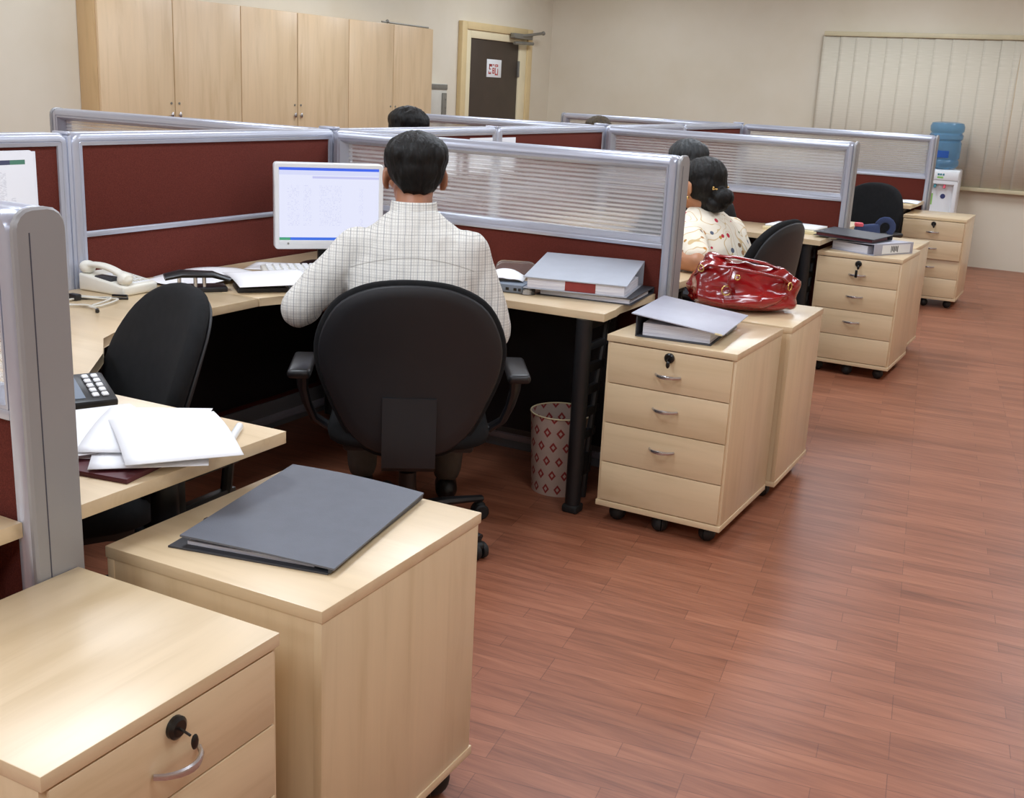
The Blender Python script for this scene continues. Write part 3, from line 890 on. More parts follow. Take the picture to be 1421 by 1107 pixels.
    for k in range(5):
        a = R(90+72*k+14); x, y = .295*cos(a), .295*sin(a)
        b = B()
        for s in (-1, 1):
            lathe(b, [(0, s*.006), (.024, s*.006), (.027, s*.010), (.027, s*.020), (.021, s*.026), (0, s*.026)], 18)
        bmesh.ops.rotate(b, verts=b.verts, cent=(0,0,0), matrix=Matrix.Rotation(R(90), 3, 'X'))
        bmesh.ops.rotate(b, verts=b.verts, cent=(0,0,0), matrix=Matrix.Rotation(a+random.uniform(-1, 1), 3, 'Z'))
        bmesh.ops.translate(b, verts=b.verts, vec=(x, y, .0275))
        tube(b, [(x, y, .0275), (x, y, .072)], .009, 8); ball(b, (x, y, .045), (.02, .02, .016), 2)
        obj('caster', b, 'rubber', t)
    return t
def dup_chair(src, label, loc, rz):
    c = copy_tree(src); c.location = loc; c.rotation_euler = (0, 0, rz); c['label'] = label; return c
MAN = (1.142, 1.711); MPHI = R(34)
ch = build_chair('black office chair the man in the checked shirt sits on', (MAN[0], MAN[1], 0), MPHI)
def face(dx, dy): return atan2(-dx, dy)
c2 = dup_chair(ch, 'empty black office chair turned to the desk with the cream telephone', (.875, .545, 0), face(-.47, -.88)); c2.scale = (1, 1, 1.085)
for q in c2.children:      # this one is reclined further
    if q.name.startswith(('backrest', 'back_')):
        q.matrix_basis = Matrix.Translation((0, -.12, .42)) @ Matrix.Rotation(R(12), 4, 'X') @ Matrix.Translation((0, .12, -.42))
c3 = dup_chair(ch, 'black office chair the woman in the floral top sits on', (1.50, 3.66, .0), face(-.995, .12)); c3.scale = (1, 1, 1.06)
dup_chair(ch, 'black office chair past the second glass screen, near the blue bag', (1.28, 7.05, 0), face(-.45, -.89))

# ------------------------------------------------------------------ people
def head(bm, c, yaw=0., pitch=0., s=1.):
    m = Matrix.Translation(c) @ Matrix.Rotation(yaw, 4, 'Z') @ Matrix.Rotation(pitch, 4, 'X') @ Matrix.Scale(s, 4)
    t = B()
    ball(t, (0, -.008, .03), (.076, .094, .085)); ball(t, (0, .022, -.04), (.058, .068, .066)); ball(t, (0, .055, -.085), (.03, .028, .022), 2)
    ball(t, (0, .092, -.015), (.012, .016, .020), 2); ball(t, (0, .086, .005), (.009, .014, .025), 2)
    ball(t, (0, .074, .028), (.055, .018, .010), 2); ball(t, (0, .080, -.055), (.022, .010, .006), 2); ball(t, (0, .079, -.066), (.018, .010, .006), 2)
    for sx in (-1, 1):
        ball(t, (sx*.046, .055, -.02), (.024, .024, .02), 2)
        ball(t, (sx*.083, -.006, -.012), (.009, .022, .035), 2, Matrix.Rotation(sx*.35, 3, 'Z')); ball(t, (sx*.078, .002, -.036), (.007, .010, .012), 2)
    bmesh.ops.transform(t, matrix=m, verts=t.verts)
    me = bpy.data.meshes.new('h'); t.to_mesh(me); t.free(); bm.from_mesh(me); bpy.data.meshes.remove(me)
    return m
def hand(bm, w, d, n, thumb, s=1., curl=.5):
    """w wrist, d direction, n palm-down normal (pointing to the back of hand), thumb side vector"""
    w, d, n, th = Vector(w), Vector(d).normalized(), Vector(n).normalized(), Vector(thumb).normalized()
    tube(bm, [w-d*.02, w+d*.02, w+d*.055, w+d*.088], [(.026, .019), (.032, .016), (.040, .015), (.036, .012)], 12, flat=n)
    for k, ln in enumerate((.070, .078, .072, .056)):
        off = th*(.030-.020*k)
        p0 = w+d*(.082-.004*abs(k-1.2))+off
        p1 = p0+d*ln*.45+n*.004-n*curl*.008; p2 = p1+d*ln*.32-n*curl*.018; p3 = p2+d*ln*.22-n*curl*.022
        limb(bm, [p0, p1, p2, p3], [.0090, .0086, .0080, .0070], 8)
    p0 = w+d*.028+th*.030; p1 = p0+d*.030+th*.020-n*.006; p2 = p1+d*.032+th*.004-n*.006
    limb(bm, [p0, p1, p2], [.013, .0105, .009], 8)
def person(label, loc, rz, J, mats, ringsT, sleeve='short', hairfn=None, skirt=False, extra=None, clothes=None):
    t = thing('person', label, 'person', loc, rz)
    skin, top, bottom, hairm = mats
    b = B()
    # skin body: trunk, neck, head, arms, hands, legs, feet as one surface
    rings_loft(b, [(cx, cy, cz, max(rx-.014, .02), max(ry-.014, .02)) for cx, cy, cz, rx, ry in ringsT[:-2]])
    hc = Vector(J['head']); nk = Vector(J['neck'])
    s = J.get('hs', 1.)
    tube(b, [nk+Vector((0, .0, -.06)), nk, hc+Vector((0, -.025*s, -.05*s))], [.054*s, .052*s, .053*s], 16)
    hm = head(b, hc, J.get('hyaw', 0), J.get('hpitch', 0), s)
    for sd in ('l', 'r'):
        sh, el, wr = (Vector(J[k+sd]) for k in ('sh', 'el', 'wr'))
        limb(b, [sh, sh.lerp(el, .5), el], [.050, .045, .040]); limb(b, [el, el.lerp(wr, .4), wr], [.040, .040, .026])
        hd = Vector(J['hd'+sd]); hand(b, wr, hd, (0, 0, 1), J['th'+sd])
        hp, kn, an = (Vector(J[k+sd]) for k in ('hp', 'kn', 'an'))
        limb(b, [hp, hp.lerp(kn, .5), kn], [.082, .070, .056]); limb(b, [kn, kn.lerp(an, .35), an], [.055, .056, .036])
        f0 = an+Vector((0, -.03, -.045)); limb(b, [f0, an+Vector((0, .05, -.055)), an+Vector((0, .13, -.068))], [.032, .034, .024])
    organic('body', b, skin, t, .0075, 3)
    # top
    b = B()
    rings_loft(b, ringsT)
    for sd in ('l', 'r'):
        sh, el, wr = (Vector(J[k+sd]) for k in ('sh', 'el', 'wr'))
        end = el if sleeve == 'short' else wr
        k_ = .78 if sleeve == 'half' else 1.
        if sleeve in ('short', 'half'):
            e2 = sh.lerp(el, k_)
            limb(b, [sh+(sh-el).normalized()*.0, sh.lerp(e2, .35), sh.lerp(e2, .7), e2], [.072, .069, .066, .062])
            if sleeve == 'short': limb(b, [el, el.lerp(wr, .16)], [.061, .058])
        else:
            limb(b, [sh, sh.lerp(el, .5), el], [.070, .062, .056]); limb(b, [el, el.lerp(wr, .5), el.lerp(wr, .95)], [.055, .050, .040])
        ball(b, sh+Vector((-.02 if sd == 'r' else .02, 0, -.004)), (.080, .072, .068), 2)
    def fold(co, n):
        f = noise.noise(co*Vector((9, 9, 5)).length*0+Vector((co.x*11, co.y*11, co.z*6)))
        g = noise.noise(Vector((co.x*26, co.y*26, co.z*14))+Vector((7, 3, 1)))
        return n*(f*.009+g*.004)
    organic('shirt' if clothes is None else clothes, b, top, t, .009, 5, fold)
    # lower garment
    b = B()
    for sd in ('l', 'r'):
        hp, kn, an = (Vector(J[k+sd]) for k in ('hp', 'kn', 'an'))
        limb(b, [hp, hp.lerp(kn, .5), kn], [.096, .084, .068]); limb(b, [kn, kn.lerp(an, .4), an+Vector((0, 0, .02))], [.068, .064, .052])
    c0 = ringsT[0]
    rings_loft(b, [(c0[0], c0[1], c0[2]-.03, c0[3]*.92, c0[4]*.92), (c0[0], c0[1], c0[2]+.05, c0[3]*1.03, c0[4]*1.03), (c0[0], c0[1]+.01, c0[2]+.10, c0[3]*1.0, c0[4]*1.0)])
    organic('trousers', b, bottom, t, .01, 4)
    for sd in ('l', 'r'):
        an = Vector(J['an'+sd]); b = B()
        limb(b, [an+Vector((0, -.035, -.045)), an+Vector((0, .05, -.05)), an+Vector((0, .14, -.062))], [.040, .040, .030])
        for v in b.verts: v.co.z = max(v.co.z, .0)
        organic('shoe', b, 'shoe', t, .008, 3)
    for sx in (-1, 1):
        b = B(); ball(b, hm @ Vector((sx*.031, .072, .006)), .0115*s, 2); e_ = obj('eye', b, 'eye', t, 180)
        b = B(); ball(b, hm @ Vector((sx*.031, .0815, .006)), .0048*s, 2); obj('iris', b, 'lockblack', e_, 180)
    if hairfn:
        b = B(); hairfn(b, hm)
        def strands(co, n):
            q = hm.inverted() @ co
            a = atan2(q.x, q.y)
            f = noise.noise(Vector((a*9, q.z*14, q.y*10)))
            g = noise.noise(Vector((a*30, q.z*40, 3)))
            return n*(f*.0045+g*.0022)*s
        organic('hair', b, hairm, t, .006, 3, strands)
    if extra: extra(t, hm)
    return t
def eh(b, hm, c, r_, rot=None):
    q = B(); ball(q, c, r_, 3, rot); bmesh.ops.transform(q, matrix=hm, verts=q.verts)
    me = bpy.data.meshes.new('h'); q.to_mesh(me); q.free(); b.from_mesh(me); bpy.data.meshes.remove(me)
def short_hair(b, hm):
    eh(b, hm, (0, -.018, .047), (.091, .102, .074)); eh(b, hm, (0, -.050, .018), (.082, .064, .074)); eh(b, hm, (0, .004, .062), (.074, .084, .048))
    eh(b, hm, (.052, -.034, .050), (.038, .072, .052)); eh(b, hm, (-.052, -.034, .050), (.038, .072, .052)); eh(b, hm, (0, -.066, -.028), (.056, .030, .034))
def torso(lean=.0, s=1., hipy=-.05, bulk=1.):
    q = [(.44, -.02, .175, .13), (.52, -.005, .178, .125), (.62, .025, .178, .118), (.75, .065, .192, .118), (.86, .105, .208, .115), (.935, .135, .205, .105), (.978, .148, .172, .092), (1.012, .158, .112, .078), (1.05, .168, .066, .064)]
    return [(0, hipy+y*(1+lean), .42+(z-.42)*s, rx*bulk, ry*bulk) for z, y, rx, ry in q]

# the man in the checked shirt
Jm = dict(head=(.0, .205, 1.148), neck=(0, .135, 1.03), hs=1.12, hyaw=.12, hpitch=-.12,
          shl=(-.165, .085, .925), shr=(.165, .085, .925), ell=(-.352, .05, .735), elr=(.262, .06, .675), wrl=(-.215, .30, .755), wrr=(.13, .31, .700),
          hdl=(.45, .85, -.05), hdr=(-.4, .8, .25), thl=(.85, -.45, 0), thr=(-.85, -.3, 0),
          hpl=(-.10, .02, .47), hpr=(.10, .02, .47), knl=(-.17, .40, .50), knr=(.16, .40, .50), anl=(-.16, .38, .085), anr=(.14, .36, .085))
def collar(t, hm):
    b = B()
    n = 28; loops = []
    for z, rx, ry, dy in ((.985, .108, .094, .118), (1.012, .090, .078, .126), (1.040, .076, .070, .136), (1.066, .072, .068, .142), (1.072, .070, .066, .143), (1.066, .066, .062, .142), (1.02, .072, .066, .134)):
        loops.append([b.verts.new((rx*cos(2*pi*k/n), dy+ry*sin(2*pi*k/n), z-.02*max(0, sin(2*pi*k/n)))) for k in range(n)])
    for a, c in zip(loops, loops[1:]+loops[:1]):
        for k in range(n): b.faces.new((a[k], a[(k+1) % n], c[(k+1) % n], c[k]))
    obj('collar', b, 'shirt', t, 180)
    b = B()   # yoke seam across the shoulders
    pts = [(x, -.018-.35*x*x*.3, .905-.9*x*x) for x in [i/12*.17 for i in range(-12, 13)]]
    return
person('person in a checked short sleeved shirt, seen from behind at the lit monitor', (*MAN, 0), MPHI, Jm, ('skin', 'shirt', 'trouser', 'hair'), torso(), 'short', short_hair, extra=collar)

# the woman in the floral top
def bun_hair(b, hm):
    eh(b, hm, (0, -.022, .040), (.090, .104, .082)); eh(b, hm, (0, -.050, .0), (.086, .070, .085)); eh(b, hm, (0, .012, .070), (.072, .078, .044))
    eh(b, hm, (.052, -.03, .01), (.036, .060, .075)); eh(b, hm, (-.052, -.03, .01), (.036, .060, .075)); eh(b, hm, (0, -.065, -.065), (.060, .040, .050))
    eh(b, hm, (.0, -.125, -.055), (.052, .045, .040)); eh(b, hm, (-.01, -.100, -.085), (.052, .045, .036)); eh(b, hm, (0, -.05, -.10), (.05, .035, .035))
WP0 = (1.49, 3.62); WPHI = face(-.97, .24)
Jw = dict(head=(-.02, .125, 1.055), neck=(0, .095, .945), hs=1.0, hyaw=-.12, hpitch=-.12,
          shl=(-.165, .06, .845), shr=(.155, .06, .845), ell=(-.325, -.09, .765), elr=(.22, .12, .70), wrl=(-.295, .14, .762), wrr=(.10, .32, .76),
          hdl=(.25, .95, 0), hdr=(-.3, .9, 0), thl=(.9, -.2, 0), thr=(-.9, .1, 0),
          hpl=(-.10, .02, .47), hpr=(.10, .02, .47), knl=(-.12, .40, .49), knr=(.14, .40, .49), anl=(-.12, .38, .085), anr=(.13, .36, .085))
def woman_bits(t, hm):
    b = B()
    for i in range(7):
        q = hm @ Vector((-.045+.015*i, -.108-.006*sin(i*1.4), -.018+.006*cos(i*2))); ball(b, q, (.006, .006, .005), 2)
    tube(b, [hm @ Vector((-.05, -.107, -.020)), hm @ Vector((0, -.120, -.016)), hm @ Vector((.05, -.107, -.020))], .003, 6)
    obj('hair_clip', b, 'gold', t, 180)
    el, wr = Vector(Jw['ell']), Vector(Jw['wrl']); c = el.lerp(wr, .42); d_ = (wr-el).normalized()
    b = B(); n1 = d_.orthogonal().normalized(); n2 = d_.cross(n1)
    tube(b, [c+(n1*cos(a)+n2*sin(a))*.0415 for a in [2*pi*k/24 for k in range(25)]], .004, 6, cap=False)
    obj('bracelet', b, 'metalgrey', t, 180)
    b = B(); ball(b, hm @ Vector((-.084, .004, -.052)), .007, 2); obj('earring', b, 'gold', t, 180)
person('person with a low black bun and floral top leaning on the desk', (*WP0, 0), WPHI, Jw, ('skin2', 'floral', 'darktrouser', 'hair'), torso(0, .86, -.06, 1.16), 'half', bun_hair, extra=woman_bits, clothes='floral_top')

# three heads behind
def flat_hair(b, hm): short_hair(b, hm)
Jg = dict(Jm); Jg.update(head=(0, .17, 1.105), neck=(0, .12, .99), hs=1.0, hyaw=.2, hpitch=-.1, shl=(-.165, .07, .885), shr=(.165, .07, .885), ell=(-.26, .15, .72), elr=(.27, .15, .74), wrl=(-.14, .36, .76), wrr=(.12, .38, .76))
person('person with dark grey hair in a black top, behind the woman in floral', (1.19, 4.11, 0), face(-.75, .66), Jg, ('skin', 'blacktop', 'darktrouser', 'hairgrey'), torso(0, .95), 'long', short_hair, clothes='black_top')
Ja = dict(Jm); Ja.update(head=(0, .19, 1.165), hs=1.12, hyaw=-.1)
person('person whose black haired head shows above the screen before the cabinets', (-.53, 3.90, 0), face(.29, .96), Ja, ('skin2', 'blacktop', 'darktrouser', 'hair'), torso(), 'long', short_hair, clothes='black_top')
person('person whose thin brown hair shows above the far screens', (-.36, 6.08, 0), face(0, 1), {**Jm, 'head': (0, .19, 1.14), 'hs': 1.0}, ('skin2', 'blacktop', 'darktrouser', 'hairbrown'), torso(), 'long', short_hair, clothes='black_top')

# ------------------------------------------------------------------ things on the man's desk
def monitor(label, c, nrm_deg, w, h, mscreen):
    t = thing('computer_monitor', label, 'monitor', (c[0], c[1], .72), R(nrm_deg))
    # local: screen faces -y
    z0 = c[2]-h/2-.72; z1 = z0+h
    obj('casing', slab_rr(B(), -w/2, w/2, z0, z1, -.005, .045, .012, .012, .006), 'plasticwhite', t, 40)
    obj('bezel', frame_sweep(B(), -w/2, w/2, z0, z1, [(.001, -.006), (0, -.010), (.003, -.014), (.016, -.014), (.018, -.008), (.018, -.0055)], .012, .012), 'plasticwhite', t, 40)
    b = B(); ul = b.loops.layers.uv.verify()
    bx0, bx1, bz0, bz1 = -w/2+.017, w/2-.017, z0+.034, z1-.017
    vs = [b.verts.new(p) for p in ((bx0, -.0085, bz0), (bx1, -.0085, bz0), (bx1, -.0085, bz1), (bx0, -.0085, bz1))]
    f = b.faces.new(vs)
    for l, uv in zip(f.loops, ((0,0), (1,0), (1,1), (0,1))): l[ul].uv = uv
    obj('screen', b, mscreen, t, 0)
    obj('chin', bxo(-w/2+.016, w/2-.016, -.0135, -.007, z0+.012, z0+.0345, .001), 'plasticwhite', t)
    b = tube(B(), [(-w/2+.05, -.0135, z0+.022), (-w/2+.05, -.0155, z0+.022)], .004, 10); obj('power_button', b, 'metalgrey', t)
    obj('stand_neck', bxo(-.035, .035, .046, .075, .01, z0+.12, .006), 'blackplastic', t)
    b = B(); lathe(b, [(0, 0), (.11, 0), (.115, .004), (.10, .012), (0, .014)], 28, (0, .03, 0)); obj('stand_base', b, 'blackplastic', t)
monitor('white framed lit computer monitor in front of the man', (.345, 2.318, .955), 45+2, .415, .325, 'screen')

def paper(label, x, y, z, w, d_, rz, zf=None, matl='papr', group='loose papers', th=.0012):
    t = thing('paper_sheet', label, 'paper', (x, y, z), rz, group)
    obj('sheet', sheet(B(), w, d_, zf or (lambda u, v: 0.), 10, 8, th), matl, t, 180)
    return t
paper('big white sheet curling up against the red screen by the telephone', .215, 1.845, .7212, .36, .26, R(80), lambda u, v: .016*sin(pi*u)+.001, 'papr')
paper('white sheet lying over the black keyboard', .455, 1.845, .7465, .30, .27, -.62, lambda u, v: .010*sin(pi*u)+.004*v)
paper('white sheet nearest the man, overhanging the desk corner', .575, 1.945, .7215, .24, .19, -.80, lambda u, v: .006*sin(pi*u))
paper('white sheet under the edge of the white keyboard', .20, 2.17, .7212, .19, .18, .45, lambda u, v: .004*u)
paper('small white sheet between the telephone and the big white sheet', .155, 1.665, .7212, .17, .15, .15, lambda u, v: .008*sin(pi*u))

t = thing('keyboard', 'white computer keyboard in front of the lit monitor', 'keyboard', (.44, 2.15, .7262), R(48))
obj('keyboard_base', bxo(-.215, .215, -.075, .075, 0, .020, .006, mtx=Matrix.Rotation(R(4), 4, 'X')), 'plasticcream', t)
b = B()
for r_ in range(5):
    for c_ in range(15):
        x = -.198+c_*.0272; y = -.055+r_*.025
        box(b, x, x+.021, y, y+.020, .019+y*.07, .027+y*.07, .002, 1)
obj('keys', b, 'plasticwhite', t)

# cream telephone
t = thing('telephone', 'cream desk telephone with handset beside the red screen', 'telephone', (.155, 1.445, .72), R(92)); t.scale = (.9, .92, .88)
b = B()
prism(b, [(-.085, -.11), (.085, -.11), (.085, .11), (-.085, .11)], 0, .035)
for v in b.verts:
    if v.co.z > .01: v.co.z = .038+.028*(v.co.y+.11)/.22
bmesh.ops.bevel(b, geom=list(b.edges), offset=.010, segments=3, profile=.5, affect='EDGES')
obj('phone_base', b, 'plasticcream', t, 60)
b = B()
pts = [(-.055, -.105+.21*i/12, .062+.028*i/12+.020*sin(pi*i/12)) for i in range(13)]
tube(b, pts, [(.026, .018)]*2+[(.020, .012)]*9+[(.027, .018)]*2, 12, flat=(0,0,1))
ball(b, (-.055, -.088, .058), (.030, .028, .022), 2); ball(b, (-.055, .090, .082), (.030, .028, .022), 2)
organic('handset', b, 'plasticcream', t, .004, 4)
obj('keypad_panel', bxo(-.012, .072, -.085, .06, .045, .052, .002, mtx=Matrix.Rotation(R(7), 4, 'X')), 'plasticwhite', t)
b = B()
for i in range(4):
    for j in range(3): box(b, -.002+j*.024, .016+j*.024, -.074+i*.03, -.058+i*.03, .0515, .056, .0015, 1, mtx=Matrix.Rotation(R(7), 4, 'X'))
obj('keypad_buttons', b, 'boxgrey', t)
obj('cradle', bxo(-.075, -.035, -.04, .04, .035, .062, .004), 'darkcover', t)

# coiled cable and earphone lead on the desk
t = thing('cable', 'pale grey cable looped on the desk by the telephone', 'cable', (.12, 1.20, .72))
pts = [(.10+.09*cos(a)*(1-.12*i/40)+i*.0012, .02+.08*sin(a)-.02*cos(3*a), .005+.004*abs(sin(2*a))) for i, a in enumerate([k*.22 for k in range(46)])]
obj('lead', tube(B(), pts, .0035, 6), 'boxgrey', t, 180)
t = thing('cable', 'thin pale lead ending in a dark jack near the chair back', 'cable', (.30, 1.14, .72))
obj('lead', tube(B(), [(-.16, -.03, .003), (-.09, .025, .003), (-.02, .045, .004), (.05, .035, .006), (.075, .022, .006)], .003, 6), 'boxgrey', t, 180)
obj('jack', tube(B(), [(.075, .022, .006), (.092, .008, .006)], .006, 8), 'lockblack', t)
t = thing('cable', 'black lead with a plug in front of the telephone', 'cable', (.20, 1.25, .72))
obj('lead', tube(B(), [(-.10, -.06, .003), (-.03, -.01, .004), (.05, .06, .004), (.10, .10, .005), (.07, .125, .006), (.03, .10, .006)], .004, 6), 'blackplastic', t, 180)
obj('plug', bxo(-.035, .005, -.022, .002, 0, .020, .004), 'blackplastic', t)

# black punch and black keyboard
t = thing('hole_punch', 'black two hole punch between the telephone and the papers', 'hole punch', (.33, 1.612, .72), R(52)); t.scale = (.95, .95, .95)
obj('punch_base', bxo(-.11, .11, -.045, .045, 0, .018, .005), 'blackplastic', t)
b = B(); tube(b, [(-.105, -.03, .055), (-.05, -.03, .066), (.06, -.02, .060), (.12, -.02, .040)], [(.034, .012), (.034, .014), (.03, .012), (.02, .008)], 10, flat=(0,0,1))
obj('lever', b, 'blackplastic', t, 60)
for x in (-.055, .0, .03):
    obj('pin', tube(B(), [(x, -.03, .017), (x, -.03, .055)], .007, 10), 'chrome', t)
t = thing('keyboard', 'black ridged keyboard half under the white papers', 'keyboard', (.475, 1.775, .7205), R(50))
obj('keyboard_base', bxo(-.085, .085, -.06, .06, 0, .016, .004), 'blackplastic', t)
obj('keys', bxo(-.078, .078, -.052, .052, .0155, .023, .003), 'keysblack', t)

# right side of the man's desk
t = thing('network_box', 'grey plastic box with sockets on the desk right of the man', 'network box', (1.10, 2.385, .72), R(8))
obj('case', bxo(-.085, .085, -.055, .055, 0, .032, .008), 'bluegrey', t)
b = B()
for x in (-.01, .02, .05, .068): box(b, x, x+.012, -.0565, -.0545, .010, .020, .0008, 1)
obj('sockets', b, 'lockblack', t)
t = thing('paper_sheet', 'crumpled white paper lying on the grey socket box', 'paper', (1.075, 2.415, .7515), .4)
obj('sheet', sheet(B(), .15, .12, lambda u, v: .026*(1-(2*u-1)**2)*(.4+.6*v)+.006*noise.noise(Vector((u*4, v*4, 2)))+.004, 10, 8), 'papr', t, 180)
t = thing('plastic_tray', 'small clear plastic tray leaning behind the big grey binder', 'tray', (1.02, 2.60, .72), R(25))
b = B(); frame_sweep(b, -.08, .08, 0, .075, [(0, 0), (0, .012), (.008, .012), (.008, .003)], .03, .004); slab_rr(b, -.078, .078, .002, .073, .0, .003, .028, .004, .0008)
bmesh.ops.rotate(b, verts=b.verts, cent=(0,0,0), matrix=Matrix.Rotation(R(-22), 3, 'X'))
obj('tray_shell', b, 'clear', t, 40)
t = thing('tape_roll', 'small clear tape roll beside the corner of the big grey binder', 'tape', (1.197, 2.365, .72), R(60))
b = B(); lathe(b, [(.016, 0), (.03, 0), (.03, .018), (.016, .018), (.016, 0)], 20)
obj('tape', b, 'clear', t, 40)
obj('core', lathe(B(), [(.013, 0), (.0158, 0), (.0158, .019), (.013, .019), (.013, 0)], 20), 'plasticwhite', t, 40)

def lever_file(label, loc, rz, w, d_, hn, hf, cover, pages='pages', band=None, tag_=None, pagein=.01, name='lever_arch_file'):
    """binder lying flat: spine at +y (height hf), opening at -y (height hn)"""
    t = thing(name, label, 'binder', loc, rz, 'office binders')
    th = .0035
    obj('lower_cover', bxo(-w/2, w/2, -d_/2, d_/2, 0, th, .001), cover, t)
    b = B()
    vs = [b.verts.new(p) for p in ((-w/2, -d_/2, hn-th), (w/2, -d_/2, hn-th), (w/2, d_/2, hf-th), (-w/2, d_/2, hf-th), (-w/2, -d_/2, hn), (w/2, -d_/2, hn), (w/2, d_/2, hf), (-w/2, d_/2, hf))]
    for q in ((3,2,1,0), (4,5,6,7), (0,1,5,4), (1,2,6,5), (2,3,7,6), (3,0,4,7)): b.faces.new([vs[i] for i in q])
    obj('upper_cover', b, cover, t, 0)
    obj('spine', bxo(-w/2, w/2, d_/2-th, d_/2, th, hf-th, .001), cover, t)
    ph = min(hn, hf)-2*th-.001
    b = B(); box(b, -w/2+pagein+.004, w/2-pagein, -d_/2+pagein*.6, d_/2-.05, th+.0003, th+ph, .0005)
    obj('page_block', b, pages, t, 0)
    if band: obj('label_band', bxo(band[0], band[1], -d_/2+pagein*.6-.0015, -d_/2+pagein*.6+.0005, th+.001, hn-.001), 'redtape', t, 0)
    b = tube(B(), [(w/2-.09, d_/2-.055, .012), (w/2-.09, d_/2-.045, hf*.8)], .003, 6); obj('arch_ring', b, 'chrome', t)
    if tag_: tag_(t, w, d_, hn, hf)
    return t
# the big grey binder on a thinner dark file
t = lever_file('thin dark file lying under the big grey binder', (1.385, 2.55, .72), R(7), .355, .30, .024, .024, 'darkcover', name='document_file')
lever_file('big grey binder with a red band across its pages, on the thin dark file', (1.345, 2.53, .7443), R(12), .375, .31, .042, .090, 'greycover', band=(-.035, .075))
# gaping silver binder
t = thing('lever_arch_file', 'silver binder gaping over a thick block of paper on the pedestal', 'binder', (1.80, 2.43, .66), R(6), 'office binders')
obj('lower_cover', bxo(-.135, .115, -.19, .19, 0, .004, .001), 'darkcover', t)
obj('page_block', bxo(-.118, .108, -.175, .15, .0043, .046, .001), 'pages', t, 0)
obj('index_sheets', bxo(.108, .128, -.02, .14, .006, .020, .001), 'bluegrey', t, 0)
b = box(B(), -.155, .155, -.20, .19, 0, .004, .001, mtx=Matrix.Translation((0, 0, .0575)) @ Matrix.Rotation(R(6.6), 4, 'Y') )
obj('upper_cover', b, 'silvercover', t)
obj('spine', bxo(-.139, -.135, -.19, .19, 0, .068, .001), 'darkcover', t)
obj('corner_tab', box(B(), .128, .152, -.203, -.199, -.0005, .005, mtx=Matrix.Translation((0, 0, .0575)) @ Matrix.Rotation(R(6.6), 4, 'Y')), 'creamcard', t, 0)

# dark grey ring binder on the near pedestal
t = thing('ring_binder', 'closed dark grey ring binder lying alone on a pedestal', 'binder', (0, 0, .623), 0, 'office binders')
b = prism(B(), [(1.669, .172), (1.969, .240), (1.898, .632), (1.590, .622)], 0, .004, .001); obj('lower_cover', b, 'darkcover', t)
b = B()
TOPQ = [(1.688, .182, .0215), (1.981, .242, .011), (1.904, .632, .013), (1.606, .586, .0245)]
g = []
for i in range(9):
    u = i/8; row = []
    for j in range(5):
        v = j/4
        p0 = [TOPQ[0][k]*(1-u)+TOPQ[1][k]*u for k in range(3)]; p1 = [TOPQ[3][k]*(1-u)+TOPQ[2][k]*u for k in range(3)]
        q = [p0[k]*(1-v)+p1[k]*v for k in range(3)]; q[2] += .005*sin(pi*u)*(.3+.7*v)
        row.append((b.verts.new(q), b.verts.new((q[0], q[1], q[2]+.0035))))
    g.append(row)
for i in range(8):
    for j in range(4):
        b.faces.new([g[i][j][1], g[i+1][j][1], g[i+1][j+1][1], g[i][j+1][1]]); b.faces.new([g[i][j][0], g[i][j+1][0], g[i+1][j+1][0], g[i+1][j][0]])
for i in range(8):
    for j in (0, 4): b.faces.new([g[i][j][0], g[i+1][j][0], g[i+1][j][1], g[i][j][1]])
for j in range(4):
    for i in (0, 8): b.faces.new([g[i][j][0], g[i][j+1][0], g[i][j+1][1], g[i][j][1]])
obj('upper_cover', b, 'darkgrey', t, 40)
obj('page_block', prism(B(), [(1.692, .196), (1.935, .246), (1.870, .600), (1.615, .575)], .004, .0105), 'pages', t, 0)
b = B()
for yy in (.27, .48): tube(b, [(1.682-.17*(yy-.2)+.010*cos(q), yy, .014+.010*sin(q)) for q in [2*pi*k/14 for k in range(15)]], .0018, 6, cap=False)
obj('ring', b, 'chrome', t)
obj('spine', prism(B(), [(1.9695, .2405), (1.9735, .2415), (1.9025, .631), (1.8985, .631)], .004, .0115), 'darkcover', t, 0)

# files on the third pedestal
M['ink'] = Mat('black_ink', lin(40,40,46), .6)
def spine_label(t, w, d_, hn, hf):
    l = obj('spine_label', bxo(-w*.42, w*.30, d_/2, d_/2+.0012, .008, hf-.008, .0003), 'plasticwhite', t, 0)
    b = B()
    for k in range(7): box(b, -w*.10+k*.009, -w*.10+k*.009+.005, d_/2+.001, d_/2+.0018, .014+.004*(k % 3), hf-.014-.003*(k % 2))
    obj('lettering', b, 'ink', l, 0)
lever_file('grey lever arch file with a printed spine label, beneath the black binder', (1.82, 5.18, .66), R(-116), .33, .29, .050, .062, 'silvercover', tag_=spine_label)
t2 = lever_file('black binder tilted on top of the grey lever arch file', (1.72, 5.15, .7255), R(-10), .34, .27, .022, .028, 'darkcover', pages='maroon')
t2.rotation_euler = (0, R(1.5), R(-10))

# wing 2 desk: paper stack on cream folder
t = thing('document_folder', 'cream folder under the stack of white paper by the office chair', 'folder', (1.38, 5.27, .72), R(-4), 'folders on desks')
obj('folder_cover', bxo(-.16, .16, -.13, .13, 0, .018, .002), 'creamcard', t)
paper('stack of white paper on the cream folder behind the office chair', 1.37, 5.28, .7385, .29, .22, R(-4), lambda u, v: .002*sin(pi*u), th=.010)
